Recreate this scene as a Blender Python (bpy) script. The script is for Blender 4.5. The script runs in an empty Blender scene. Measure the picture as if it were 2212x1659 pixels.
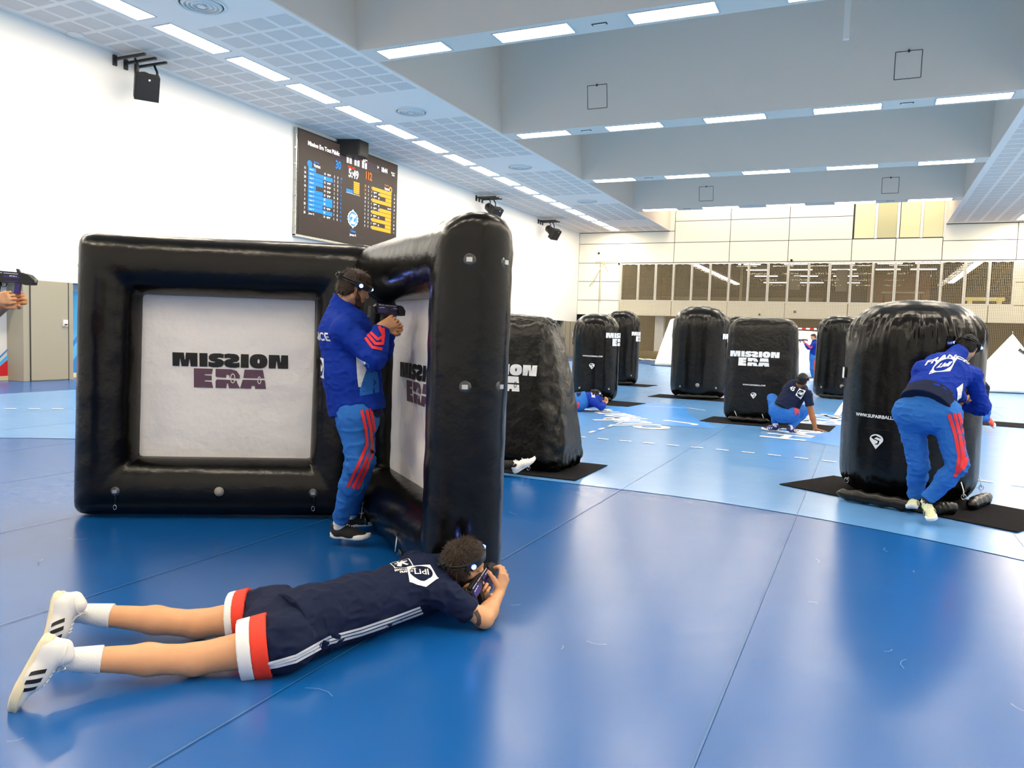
import bpy, bmesh, math, random
import numpy as np
from mathutils import Vector, Matrix, noise as mnoise
from mathutils.bvhtree import BVHTree
random.seed(4); rng = np.random.default_rng(7)
S = bpy.context.scene
COL = S.collection

# ---------------------------------------------------------------- camera, world, exposure
cam_d = bpy.data.cameras.new('camera'); cam = bpy.data.objects.new('camera', cam_d); COL.objects.link(cam)
CR = Vector((0.90760168, 0.41857755, 0.03243503)); CU = Vector((-0.05727789, 0.04691965, 0.99725513)); CF = Vector((-0.41590676, 0.90696824, -0.06655959))
m = Matrix((CR, CU, -CF)).transposed().to_4x4(); m.translation = (0, 0, 1.5)
cam.matrix_world = m
cam_d.sensor_width = 36; cam_d.lens = 1662.5 / 2212 * 36; cam_d.clip_end = 200; cam_d.clip_start = 0.05
S.camera = cam
S.view_settings.view_transform = 'Standard'; S.view_settings.look = 'None'
S.view_settings.gamma = 1; S.view_settings.use_curve_mapping = False
S.view_settings.exposure = 0.0
w = bpy.data.worlds.new('world'); S.world = w; w.use_nodes = True
w.node_tree.nodes['Background'].inputs[0].default_value = (0.6, 0.7, 0.9, 1); w.node_tree.nodes['Background'].inputs[1].default_value = 0.02
S.cycles.sample_clamp_indirect = 4.0; S.cycles.sample_clamp_direct = 30.0; S.cycles.caustics_reflective = False; S.cycles.caustics_refractive = False; S.cycles.blur_glossy = 1.0
LAMP = 54.0

# ---------------------------------------------------------------- materials
def lin(h):
    h = h.lstrip('#'); c = [int(h[i:i+2], 16) / 255 for i in (0, 2, 4)]
    return tuple(x / 12.92 if x <= .04045 else ((x + .055) / 1.055) ** 2.4 for x in c) + (1,)
def mat(name, col, rough=.5, spec=.5, metal=0, emit=0, bump=None, var=None, coat=0, sheen=0):
    """bump=(scale, strength[, stretch xyz]) fine relief; var=(scale, colour2, amount) mottling"""
    M = bpy.data.materials.new(name); M.use_nodes = True; N = M.node_tree.nodes; L = M.node_tree.links
    b = N['Principled BSDF']; c = lin(col) if isinstance(col, str) else tuple(col) + (1,)
    b.inputs['Base Color'].default_value = c; b.inputs['Roughness'].default_value = rough
    b.inputs['Specular IOR Level'].default_value = spec; b.inputs['Metallic'].default_value = metal
    b.inputs['Coat Weight'].default_value = coat; b.inputs['Coat Roughness'].default_value = .15
    b.inputs['Sheen Weight'].default_value = sheen
    if emit:
        b.inputs['Emission Color'].default_value = c; b.inputs['Emission Strength'].default_value = emit
        if name.startswith('screen'): b.inputs['Base Color'].default_value = tuple(x * .04 for x in c[:3]) + (1,)   # a screen is black when off
    tc = None
    if bump or var:
        tc = N.new('ShaderNodeTexCoord'); mp = N.new('ShaderNodeMapping'); L.new(tc.outputs['Object'], mp.inputs[0])
        if bump and len(bump) > 2: mp.inputs['Scale'].default_value = bump[2]
    if bump:
        n = N.new('ShaderNodeTexNoise'); n.inputs['Scale'].default_value = bump[0]; n.inputs['Detail'].default_value = 4
        L.new(mp.outputs[0], n.inputs['Vector']); bp = N.new('ShaderNodeBump'); bp.inputs['Strength'].default_value = bump[1]
        bp.inputs['Distance'].default_value = .02
        L.new(n.outputs[0], bp.inputs['Height']); L.new(bp.outputs[0], b.inputs['Normal'])
    if var:
        n2 = N.new('ShaderNodeTexNoise'); n2.inputs['Scale'].default_value = var[0]; n2.inputs['Detail'].default_value = 5
        L.new(tc.outputs['Object'], n2.inputs['Vector'])
        r = N.new('ShaderNodeValToRGB'); r.color_ramp.elements[0].position = .35; r.color_ramp.elements[1].position = .7
        r.color_ramp.elements[0].color = c; c2 = lin(var[1]); a = var[2]
        r.color_ramp.elements[1].color = tuple(c[i] * (1 - a) + c2[i] * a for i in range(3)) + (1,)
        L.new(n2.outputs[0], r.inputs[0]); L.new(r.outputs[0], b.inputs['Base Color'])
    return M
def floor_mat(name, c1, c2, rough, spec):
    M = mat(name, c1, rough, .5); N = M.node_tree.nodes; L = M.node_tree.links; b = N['Principled BSDF']
    tc = N.new('ShaderNodeTexCoord')
    n = N.new('ShaderNodeTexNoise'); n.inputs['Scale'].default_value = 1.3; n.inputs['Detail'].default_value = 8; n.inputs['Roughness'].default_value = .7
    mp = N.new('ShaderNodeMapping'); mp.inputs['Scale'].default_value = (1, 1.6, 1); L.new(tc.outputs['Object'], mp.inputs[0]); L.new(mp.outputs[0], n.inputs['Vector'])
    r = N.new('ShaderNodeValToRGB'); r.color_ramp.elements[0].color = lin(c1); r.color_ramp.elements[1].color = lin(c2)
    r.color_ramp.elements[0].position = .3; r.color_ramp.elements[1].position = .75
    L.new(n.outputs[0], r.inputs[0]); L.new(r.outputs[0], b.inputs['Base Color'])
    r2 = N.new('ShaderNodeMapRange'); r2.inputs['To Min'].default_value = rough - .02; r2.inputs['To Max'].default_value = rough + .05
    n3 = N.new('ShaderNodeTexNoise'); n3.inputs['Scale'].default_value = 5; n3.inputs['Detail'].default_value = 1.5; L.new(mp.outputs[0], n3.inputs['Vector'])
    L.new(n3.outputs[0], r2.inputs[0]); L.new(r2.outputs[0], b.inputs['Roughness'])
    v = N.new('ShaderNodeTexNoise'); v.inputs['Scale'].default_value = 220; v.inputs['Detail'].default_value = 1; L.new(tc.outputs['Object'], v.inputs['Vector'])
    b1 = N.new('ShaderNodeBump'); b1.inputs['Strength'].default_value = .05; b1.inputs['Distance'].default_value = .002; L.new(v.outputs[0], b1.inputs['Height']); L.new(b1.outputs[0], b.inputs['Normal'])
    b.inputs['Specular IOR Level'].default_value = spec
    return M
M = dict(
 white_wall=mat('wall paint', '#f4f1ea', .85, .2, bump=(60, .05)),
 panel=mat('cream wall panel', '#fbf6e2', .55, .4),
 joint=mat('panel joint', '#3a3833', .8),
 ceil=mat('ceiling board', '#fff0e2', .9, .2),
 perf=mat('perforated ceiling field', '#e2d6ca', .95, .1, bump=(900, .2)),
 beam=mat('coffer paint', '#e8d9c9', .9, .2),
 grey_door=mat('stone grey paint', '#a39c88', .5, .4, bump=(40, .03)),
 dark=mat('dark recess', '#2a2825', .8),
 floor_dark=floor_mat('dark blue sports vinyl', '#0d5299', '#10569e', .23, .5),
 floor_light=floor_mat('light blue sports vinyl', '#5a93d2', '#639bd6', .21, .85),
 seam=mat('weld line', '#24609c', .35),
 line=mat('court line white', '#f2f4f6', .35),
 lamp=mat('lamp diffuser', '#ffefd6', .4, emit=LAMP),
 lampframe=mat('lamp frame', '#c9cacc', .5, .5),
 vent=mat('vent metal', '#e2e0da', .4, .5), ventdark=mat('vent gap', '#2a2a28', .8),
 alu=mat('window frame', '#f4f2ea', .4, .5),
 brown=mat('brown room wall', '#59493a', .8), tan=mat('tan curtain', '#8b7a5c', .9, bump=(3, 1.0, (6, 1, .5))),
 net=mat('net cord', '#b09f7c', .9, .1), orange=mat('orange lounge wall', '#b5703f', .8),  # orange is the even colour of a lounge wall
 pvc=mat('black inflatable vinyl', '#020202', .25, .30, bump=(9, .25), var=(3, '#080704', .8)),
 pvc2=mat('black cushion vinyl', '#030302', .33, .36, bump=(14, .6), var=(2.5, '#0b0a06', .8)),
 whitepvc=mat('white inflatable vinyl', '#f6f5f0', .4, .5, bump=(5, .3)),
 banner=mat('white mesh banner', '#fbf6ee', .9, .1, bump=(7, .9)),
 ink=mat('black print', '#0a0a09', .6), mauve=mat('mauve print', '#5e4353', .7), white=mat('white print', '#f7f7f5', .5),
 steel=mat('steel', '#c9c9c6', .25, .5, metal=1), clear=mat('clear plastic valve', '#2c2e30', .15, .8),
 mat=mat('charcoal carpet', '#1c1c20', .95, .1, bump=(350, .9), var=(120, '#36363c', .6)),
 speaker=mat('black cabinet', '#0c0c0d', .6), blackmetal=mat('black steel', '#101011', .45),
 screen=mat('screen background', '#4a3f3a', .5, .2, emit=.9), sc_blue=mat('screen blue', '#0a8cff', .5, .2, emit=1.5),
 sc_or=mat('screen orange', '#ffae28', .5, .2, emit=1.5), sc_white=mat('screen white', '#ffffff', .5, .2, emit=1.6),
 sc_red=mat('screen red', '#ff3a20', .5, .2, emit=1.4), sc_dark=mat('screen bar', '#544a50', .5, .2, emit=.9), sc_dor=mat('screen deep orange', '#ff7a1a', .5, .2, emit=1.4),
 skyblue=mat('sky blue graphic', '#58c0f5', .5), red=mat('red graphic', '#d8202a', .5), midblue=mat('mid blue graphic', '#2f86e0', .5),
 tube=mat('strip lamp', '#fffdf4', .5, emit=3.5), frost=mat('frosted pane', '#efe9b9', .18, .6),
 goalred=mat('goal red', '#d0271c', .4), bench=mat('pale yellow bench', '#f3e08a', .6, emit=0),
)
# ---------------------------------------------------------------- mesh helpers
def tag(o, label=None, cat=None, group=None, kind=None):
    for k, v in (('label', label), ('category', cat), ('group', group), ('kind', kind)):
        if v: o[k] = v
    return o
def link(name, me, material=None, parent=None, loc=None):
    o = bpy.data.objects.new(name, me); COL.objects.link(o)
    if me is not None and material is not None and len(me.materials) == 0:
        for x in (material if isinstance(material, (list, tuple)) else [material]): me.materials.append(x)
    if parent: o.parent = parent
    if loc: o.location = loc
    return o
def empty(name, loc, rz=0, label=None, cat=None, group=None, kind=None):
    o = bpy.data.objects.new(name, None); COL.objects.link(o); o.location = loc; o.rotation_euler = (0, 0, rz); o.empty_display_size = .1
    return tag(o, label, cat, group, kind)
def mesh(name, v, f, smooth=False, mats=None):
    me = bpy.data.meshes.new(name); me.from_pydata([tuple(map(float, p)) for p in v], [], [tuple(map(int, q)) for q in f])
    if smooth: me.polygons.foreach_set('use_smooth', [True] * len(me.polygons))
    if mats is not None: me.polygons.foreach_set('material_index', mats)
    me.update(); return me
class MB:
    def __init__(s): s.v = []; s.f = []; s.sm = []
    def add(s, v, f, smooth=False):
        n = len(s.v); s.v += [tuple(p) for p in v]; s.f += [tuple(i + n for i in q) for q in f]; s.sm += [smooth] * len(f); return s
    def box(s, a, b, R=None, c=None):
        x0, y0, z0 = a; x1, y1, z1 = b
        v = [(x, y, z) for z in (z0, z1) for y in (y0, y1) for x in (x0, x1)]
        if R is not None: v = [tuple(R @ Vector(p) + Vector((0, 0, 0) if c is None else c)) for p in v]
        return s.add(v, [(0, 2, 3, 1), (4, 5, 7, 6), (0, 1, 5, 4), (2, 6, 7, 3), (0, 4, 6, 2), (1, 3, 7, 5)])
    def tube(s, pts, r, n=8, closed=False, smooth=True):
        P = [Vector(p) for p in pts]; m_ = len(P); rr = r if isinstance(r, (list, tuple)) else [r] * m_
        v = []; up = Vector((0, 0, 1))
        t0 = (P[1] - P[0]).normalized()
        a = t0.cross(up); a = a.normalized() if a.length > .05 else t0.cross(Vector((1, 0, 0))).normalized()
        for i in range(m_):
            if closed: t = (P[(i + 1) % m_] - P[i - 1]).normalized()
            else: t = ((P[min(i + 1, m_ - 1)] - P[max(i - 1, 0)])).normalized()
            a = (a - t * a.dot(t)).normalized(); b = t.cross(a)
            for k in range(n):
                q = 2 * math.pi * k / n; v.append(P[i] + (a * math.cos(q) + b * math.sin(q)) * rr[i])
        f = []
        for i in range(m_ if closed else m_ - 1):
            j = (i + 1) % m_
            for k in range(n): f.append((i * n + k, i * n + (k + 1) % n, j * n + (k + 1) % n, j * n + k))
        if not closed: f += [tuple(range(n - 1, -1, -1)), tuple((m_ - 1) * n + k for k in range(n))]
        return s.add(v, f, smooth)
    def lathe(s, prof, n=32, c=(0, 0, 0)):
        v = []; f = []
        for r, z in prof:
            for k in range(n): q = 2 * math.pi * k / n; v.append((c[0] + r * math.cos(q), c[1] + r * math.sin(q), c[2] + z))
        for i in range(len(prof) - 1):
            for k in range(n): f.append((i * n + k, i * n + (k + 1) % n, (i + 1) * n + (k + 1) % n, (i + 1) * n + k))
        f += [tuple(range(n - 1, -1, -1)), tuple((len(prof) - 1) * n + k for k in range(n))]
        return s.add(v, f, True)
    def prism(s, poly, z0, z1):
        n = len(poly); v = [(x, y, z0) for x, y in poly] + [(x, y, z1) for x, y in poly]
        return s.add(v, [tuple(range(n - 1, -1, -1)), tuple(range(n, 2 * n))] + [(i, (i + 1) % n, n + (i + 1) % n, n + i) for i in range(n)])
    def build(s, name, material, parent=None, loc=None):
        me = bpy.data.meshes.new(name); me.from_pydata(s.v, [], s.f)
        me.polygons.foreach_set('use_smooth', s.sm); me.update()
        return link(name, me, material, parent, loc)
def boxobj(name, a, b, material, parent=None): return MB().box(a, b).build(name, material, parent)
def cp(o, parent=None, loc=None):
    c = o.copy(); COL.objects.link(c)
    if parent is not None: c.parent = parent
    if loc is not None: c.location = loc
    return c
# 2-D shapes (letters and logos): contours filled with holes by a flat curve
def fill2d(contours, step=None):
    cu = bpy.data.curves.new('tmp', 'CURVE'); cu.dimensions = '2D'; cu.fill_mode = 'BOTH'
    for c in contours:
        sp = cu.splines.new('POLY'); sp.points.add(len(c) - 1)
        for i, (x, y) in enumerate(c): sp.points[i].co = (x, y, 0, 1)
        sp.use_cyclic_u = True
    return _curve2d(cu, step)
def text2d(txt, size=1.0, bold=0.0, step=None, align='CENTER', shear=0, sx=1.0):
    cu = bpy.data.curves.new('tmp', 'FONT'); cu.body = txt; cu.size = size; cu.offset = bold; cu.align_x = align; cu.shear = shear; cu.resolution_u = 3
    v, f = _curve2d(cu, step); return [(x * sx, y) for x, y in v], f
def _curve2d(cu, step):
    o = bpy.data.objects.new('tmp', cu); COL.objects.link(o)
    dg = bpy.context.evaluated_depsgraph_get(); dg.update(); ev = o.evaluated_get(dg); me = ev.to_mesh()
    v = [tuple(x.co[:2]) for x in me.vertices]; f = [tuple(p.vertices) for p in me.polygons]
    ev.to_mesh_clear(); bpy.data.objects.remove(o); bpy.data.curves.remove(cu)
    if step:
        bm = bmesh.new(); vs = [bm.verts.new((x, y, 0)) for x, y in v]
        for q in f:
            try: bm.faces.new([vs[i] for i in q])
            except ValueError: pass
        bmesh.ops.remove_doubles(bm, verts=bm.verts, dist=1e-5)
        xs = [x for x, y in v]; ys = [y for x, y in v]
        for ax, lo, hi in ((0, min(xs), max(xs)), (1, min(ys), max(ys))):
            k = math.ceil(lo / step)
            while k * step < hi:
                co = [0, 0, 0]; co[ax] = k * step; no = [0, 0, 0]; no[ax] = 1
                bmesh.ops.bisect_plane(bm, geom=bm.verts[:] + bm.edges[:] + bm.faces[:], plane_co=co, plane_no=no); k += 1
        bm.verts.ensure_lookup_table(); bm.verts.index_update()
        v = [tuple(q.co[:2]) for q in bm.verts]; f = [tuple(x.index for x in q.verts) for q in bm.faces]; bm.free()
    return v, f
def ell(cx, cy, rx, ry, n=24, p=2):
    o = []
    for k in range(n):
        a = 2 * math.pi * k / n; c, s_ = math.cos(a), math.sin(a)
        o.append((cx + rx * abs(c) ** (2 / p) * (1 if c > 0 else -1), cy + ry * abs(s_) ** (2 / p) * (1 if s_ > 0 else -1)))
    return o
def off(c, dx, dy): return [(x + dx, y + dy) for x, y in c]
Sg = [(8, 22), (18, 22.3), (24, 21), (23.5, 14.5), (18, 15.4), (13.5, 14.8), (13.5, 13.8), (20, 12.5), (24, 9.5), (24, 5), (21, 1), (14, -.5), (6, -.5), (0, .8), (0, 8.5), (5, 7.2), (10, 7.2), (10.5, 8.3), (4, 9.5), (.5, 13), (.5, 17), (3, 20.5)]
ROW1 = [[(0, 0), (0, 22), (18, 22), (19, 11), (20, 11), (21, 22), (39, 22), (39, 0), (28, 0), (27, 11.5), (26.5, 11.5), (24.5, 0), (14, 0), (12, 12), (11.5, 12), (10.5, 0)],
        [(42, 0), (42, 22), (54.5, 22), (54.5, 0)], off(Sg, 56, 0), [(104.5 - x, y) for x, y in Sg], off([(42, 0), (42, 22), (54.5, 22), (54.5, 0)], 64.5, 0),
        ell(134.5, 11, 14, 11.7, 28, 2.5), ell(134.5, 11, 1.8, 3.6, 12),
        off([(0, 0), (0, 22), (17, 22), (18.5, 10.5), (19.2, 10.5), (20, 22), (31, 22), (31, 0), (14.5, 0), (13, 11.5), (12, 11.5), (11, 0)], 150.5, 0)]
ROW2 = [off([(0, 0), (0, 31), (30, 31), (28, 22), (17, 22), (17, 20), (28, 19.5), (28, 12), (17, 12), (17, 10), (28, 9.5), (30, 0)], 33, -34),
        off([(0, 31), (24, 31), (33, 28.5), (38, 21), (37.5, 16), (22, 16.8), (21.5, 21), (17, 22), (16.5, 16.8), (2, 17.5), (0, 19)], 67, -34),
        off([(0, 11), (2, 13.8), (25, 13.5), (33.5, 12), (33.5, 9.5), (38.5, 0), (21, 0), (19.5, 7.5), (17.5, 7.5), (17, 0), (0, 0)], 67, -34),
        off([(7, 31), (36, 31), (38.5, 17.5), (5, 17.2)], 105.5, -34), off([(4, 14.3), (39, 14.3), (41, 0), (23.5, 0), (23.5, 4.5), (18, 4.5), (17.5, 0), (0, 0)], 105.5, -34)]
RINGS = [ell(94, -18, 4, 8, 20), ell(94, -18, 2.8, 6.6, 20), ell(136, -20, 3.2, 6.4, 20), ell(136, -20, 2, 5, 20)]
_logo = {}
def logo2d(width, step=None):
    k = (width, step)
    if k not in _logo:
        sc = width / 181.5
        tr = lambda cs: [[((x - 90.75) * sc, (y + 6) * sc) for x, y in c] for c in cs]
        st = step
        _logo[k] = [fill2d(tr(ROW1), st), fill2d(tr(ROW2), st), fill2d(tr(RINGS), st)]
    return _logo[k]
def surf_decal(name, vf, mp, material, parent):
    v, f = vf; return link(name, mesh(name, [mp(x, y) for x, y in v], f), material, parent)
# ================================================================ THE ROOM
XW, XR, YB, YN, H = -17.7, 9.7, 48.6, -3.2, 8.22
floor = boxobj('floor', (-18.6, YN - .2, -.12), (XR + .6, 51, -.004), M['floor_dark']); tag(floor, kind='structure')
def arc(cx, cy, r, a0, a1, n=40): return [(cx + r * math.cos(math.radians(a0 + (a1 - a0) * i / n)), cy + r * math.sin(math.radians(a0 + (a1 - a0) * i / n))) for i in range(n + 1)]
PL, PR, Y0, Y1, RD = -5.64, -2.12, .5, 45.6, 6.76
out = [(-15.12, Y0)] + arc(PL, Y0, RD, 180, 90) + arc(PR, Y0, RD, 90, 0) + [(7.4, Y0), (7.4, Y1)] + arc(PR, Y1, RD, 0, -90) + arc(PL, Y1, RD, 270, 180) + [(-15.12, Y1)]
v, f = fill2d([out]); court = link('court_surface', mesh('court_surface', [(x, y, 0) for x, y in v], f), M['floor_light'], floor)
def strip(pts, wd, z):
    v = []; f = []
    for i, p in enumerate(pts):
        a = Vector(pts[max(i - 1, 0)]); b = Vector(pts[min(i + 1, len(pts) - 1)]); t = (b - a).normalized(); n = Vector((-t.y, t.x)) * wd / 2
        v += [(p[0] + n.x, p[1] + n.y, z), (p[0] - n.x, p[1] - n.y, z)]
        if i: f.append((2 * i - 2, 2 * i - 1, 2 * i + 1, 2 * i))
    return v, f
for k in range(-6, 11):
    x = -.47 - 1.64 * k
    if x < XR: link('weld_seam', mesh('weld_seam', *strip([(x, YN), (x, 50)], .008, .0012)), M['seam'], floor)
# nine-metre dashed line
R9 = 10.14
path = arc(PL, Y0, R9, 180, 90, 60) + arc(PR, Y0, R9, 90, 0, 60)
def dashes(path, ln, gap, start=0, wd=.055):
    d = 0; seg = []; P = [Vector(p) for p in path]; cum = [0]
    for i in range(1, len(P)): cum.append(cum[-1] + (P[i] - P[i - 1]).length)
    def at(s):
        for i in range(1, len(P)):
            if cum[i] >= s: return tuple(P[i - 1].lerp(P[i], (s - cum[i - 1]) / max(1e-6, cum[i] - cum[i - 1])))
        return tuple(P[-1])
    s = start
    while s + ln < cum[-1]:
        link('line_dash', mesh('line_dash', *strip([at(s), at(s + ln / 2), at(s + ln)], wd, .0075)), M['line'], floor); s += ln + gap
dashes(path, .17, .17, .06)
dashes([(-3.8, 11.2), (-3.8, 14.1)], .24, .24)
for pts in ([(-15.12, 23.05), (7.4, 23.05)], [(-4.5, .5 + 7.9), (-3.3, .5 + 7.9)]):
    link('court_line', mesh('court_line', *strip(pts, .055, .003)), M['line'], floor)
path2 = arc(PR, Y1, R9, 0, -90, 60) + arc(PL, Y1, R9, 270, 180, 60); dashes(path2, .17, .5, .06)
# sponsor prints on the court
pr = mat('court print blue', '#3f93ea', .28, .5)
v, f = fill2d([[(-4.83, 15.3), (-3.87, 12.94), (-2.16, 13.12), (-3.1, 15.2), (-3.6, 17.1), (-4.4, 17.6)]])
link('floor_print', mesh('floor_print', [(x, y, .003) for x, y in v], f), pr, floor)
def ground_text(t, x, y, size, rz, z=.006, bold=.02, sx=1, material=None):
    v, f = text2d(t, size, bold, sx=sx); c, s_ = math.cos(rz), math.sin(rz)
    return link('print_lettering', mesh('print_lettering', [(x + a * c - b * s_, y + a * s_ + b * c, z) for a, b in v], f), material or M['line'], floor)
ground_text('club', -3.35, 13.2, 1.3, 2.3, sx=.8); ground_text('hand', -4.15, 14.4, 1.2, 2.3, sx=.8); ground_text('J', -2.75, 13.6, .8, 1.2)
v, f = strip([(-4.3, 16.3), (-3.4, 16.6), (-3.0, 16.3)], .05, .006); link('court_line', mesh('court_line', v, f), M['line'], floor)
v, f = fill2d([[(-1.05, 12.6), (-.1, 12.0), (.5, 12.6), (.4, 17.9), (-.8, 17.9), (-1.5, 15.5)]])
link('floor_print', mesh('floor_print', [(x, y, .003) for x, y in v], f), pr, floor)
ground_text('HANDBALL', -.45, 14.9, .95, math.radians(82), sx=1.05); ground_text('MAISON', -.95, 15.6, .8, math.radians(82), sx=1.05)
strip_ = strip([(-.75, 17.4), (-.5, 16.5), (-.42, 21.6)], .12, .006); link('court_line', mesh('court_line', *strip_), M['line'], floor)
for i, (c_, y_) in enumerate((('sc', 20.3), ('b', 21.2), ('w', 22.0), ('b', 22.8), ('w', 23.6), ('sc', 24.5))):
    mm = dict(sc=M['skyblue'], b=mat('flag blue', '#2741b8', .35), w=M['line'])[c_]
    link('floor_print', mesh('floor_print', [(-4.2, y_, .005), (-2.3, y_ - .25, .005), (-2.3, y_ + .5, .005), (-4.2, y_ + .75, .005)], [(0, 1, 2, 3)]), mm, floor)
link('floor_print', mesh('floor_print', [(-3.6, 19.7, .006), (-2.6, 19.9, .006), (-2.6, 20.2, .006), (-3.7, 20.3, .006)], [(0, 1, 2, 3)]), M['red'], floor)
# floor scuffs (thin rubber and scratch marks)
scuff = mat('scuff', '#4f88c0', .4)
for i in range(34):
    x = random.uniform(-5, 2); y = random.uniform(1.6, 8); a = random.uniform(0, 6.28); L_ = random.uniform(.03, .15)
    if i % 3 == 0: x, y = random.uniform(-.3, 1.6), random.uniform(3.5, 6.5)
    pts = [(x + L_ * t * math.cos(a + t * .7), y + L_ * t * math.sin(a + t * .7)) for t in (0, .33, .66, 1)]
    link('scuff_mark', mesh('scuff_mark', *strip(pts, .003, .0016)), scuff, floor)

# ---- left wall: white upper band, recess with doors and graphics below
wl = boxobj('wall_left', (XW - .25, YN, 2.36), (XW, YB, H + .4), M['white_wall']); tag(wl, kind='structure')
rec = boxobj('wall_left_recess', (XW - .95, YN, 0), (XW - .6, YB, 2.5), M['white_wall']); tag(rec, kind='structure')
boxobj('soffit', (XW - .6, YN, 2.36), (XW - .25, YB, 2.5), M['dark'], wl)
def lowwall(y0, y1, x, mt, name='wall_panel'): return boxobj(name, (XW - .62, y0, 0), (x, y1, 2.36), mt, rec)
lowwall(11.45, 12.68, XW, M['grey_door'], 'pier')
MB().box((XW, 11.62, .02), (XW + .015, 12.55, 2.33)).build('door_1', M['grey_door'], None); tag(bpy.data.objects['door_1'], kind='structure')
d1 = bpy.data.objects['door_1']
for y in (11.60, 12.54): boxobj('door_joint', (XW, y, 0), (XW + .018, y + .02, 2.35), M['dark'], d1)
lk = boxobj('door_lock', (XW + .015, 12.40, 1.30), (XW + .04, 12.52, 1.46), mat('lock plate', '#e8e6e0', .4), d1)
boxobj('door_handle', (XW + .04, 12.43, 1.33), (XW + .075, 12.49, 1.36), mat('lock red', '#6a2d22', .5), d1)
# recess graphics
gx = XW - .597
def wallpoly(name, pts, mt, dx=0, parent=None):
    v, f = fill2d([pts]); return link(name, mesh(name, [(gx + dx, y, z) for y, z in v], f), mt, parent or rec)
wallpoly('wall_graphic', [(8.5, .1), (11.45, .1), (11.45, .42), (11.2, .14), (8.5, -.0)], M['red'], .004)
wallpoly('wall_graphic', [(10.6, .1), (11.45, .36), (11.45, .6), (11.2, .36), (10.9, .2)], M['skyblue'], .008)
wallpoly('wall_graphic', [(9.8, .1), (11.0, .1), (11.45, .48), (11.45, .1), (9, .1)], M['red'], .012)
wallpoly('wall_graphic', [(11.1, .34), (11.45, .70), (11.45, .74), (11.08, .38)], M['midblue'], .012)
wallpoly('wall_graphic', [(12.68, .12), (17, .12), (17, 2.2), (12.68, 2.2)], M['skyblue'], .004)
wallpoly('wall_graphic', [(12.9, .12), (13.6, 1.2), (14.4, 1.2), (13.2, .12)], M['midblue'], .008)
wallpoly('wall_graphic', [(12.95, .75), (13.9, 1.9), (14.0, 1.86), (13.0, .66)], M['midblue'], .008)
boxobj('baseboard_left', (XW - .6, YN, 0), (XW - .57, YB, .10), mat('cream skirting', '#e4d7ae', .6)); tag(bpy.data.objects['baseboard_left'], kind='structure')
for y0, y1, m_ in ((17, 19.5, 'grey_door'), (22, 25, 'grey_door'), (28, 31, 'grey_door'), (34, 37, 'grey_door'), (39, 43.3, 'grey_door'), (46.3, 48.6, 'grey_door')):
    lowwall(y0, y1, XW, M[m_], 'pier')
    for q in (y0 + .25, (y0 + y1) / 2, y1 - .25): boxobj('door_joint', (XW, q, 0), (XW + .01, q + .03, 2.35), M['joint'], rec)
boxobj('glazed_door', (XW - .3, 43.6, 0), (XW - .25, 46.3, 2.36), mat('dark door glass', '#1d2622', .08, .8), rec)
for y in (43.5, 44.6, 45.4): boxobj('door_frame', (XW - .32, y, 0), (XW - .2, y + .1, 2.36), M['alu'], rec)

# ---- near wall and right wall (behind and beside the camera)
tag(boxobj('wall_near', (XW - 1, YN - .25, 0), (XR + .25, YN, 12), M['white_wall']), kind='structure')
tag(boxobj('wall_right', (XR, YN, 0), (XR + .25, 51, 12), M['white_wall']), kind='structure')

# ---- back wall: cream panels, window band, recess under it
bw = boxobj('wall_back', (XW - .2, YB + .05, 6.22), (XR, YB + .2, 11.5), M['joint']); tag(bw, kind='structure')
boxobj('wall_backing', (XW - .2, YB + .05, 2.86), (XR, YB + .2, 3.8), M['joint'], bw)
boxobj('wall_backing', (XW - .2, YB + .05, 3.8), (-14.78, YB + .2, 6.22), M['joint'], bw)
boxobj('wall_backing', (6.95, YB + .05, 3.8), (XR, YB + .2, 6.22), M['joint'], bw)
XJ = [XW, -11.37, -7.97, -4.57, -1.12, 1.14, 3.45, 6.92, XR]
def panels(xs, zs):
    for i in range(len(xs) - 1):
        for j in range(len(zs) - 1):
            boxobj('wall_panel', (xs[i] + .018, YB, zs[j] + .018), (xs[i + 1] - .018, YB + .06, zs[j + 1] - .018), M['panel'], bw)
panels([XJ[0], -11.37], [6.24, 7.48, 8.2]); panels([-11.37, -7.97, -4.57, -1.12], [6.24, 7.48, 8.8, 10.2, 11.5]); panels([-11.70, -11.37], [8.2, 11.5])
panels([-1.12, 1.14, 3.45], [6.24, 7.48]); panels([-1.12, 3.45], [9.55, 11.5]); panels([3.45, 6.92, XR], [6.24, 7.30, 8.2])
panels([XW, -16.2, -14.80], [2.86, 3.81, 5.04, 6.24]); panels([-14.80, -11.4, -7.95, -4.6, -1.15, 2.3, 5.8, XR], [2.86, 3.81]); panels([6.93, XR], [3.81, 5.04, 6.24])
for x0, x1, dim in ((-1.04, 0, 0), (.16, 1.12, 1), (1.31, 2.29, 0), (2.45, 3.42, 0)):
    boxobj('frosted_pane', (x0, YB + .01, 7.52), (x1, YB + .05, 9.5), M['frost'] if not dim else mat('frosted pane dim', '#c9c59a', .25, .6), bw)
    boxobj('pane_mullion', (x1 + .01, YB - .02, 7.5), (x1 + .15, YB + .06, 9.5), M['alu'], bw)
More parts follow.
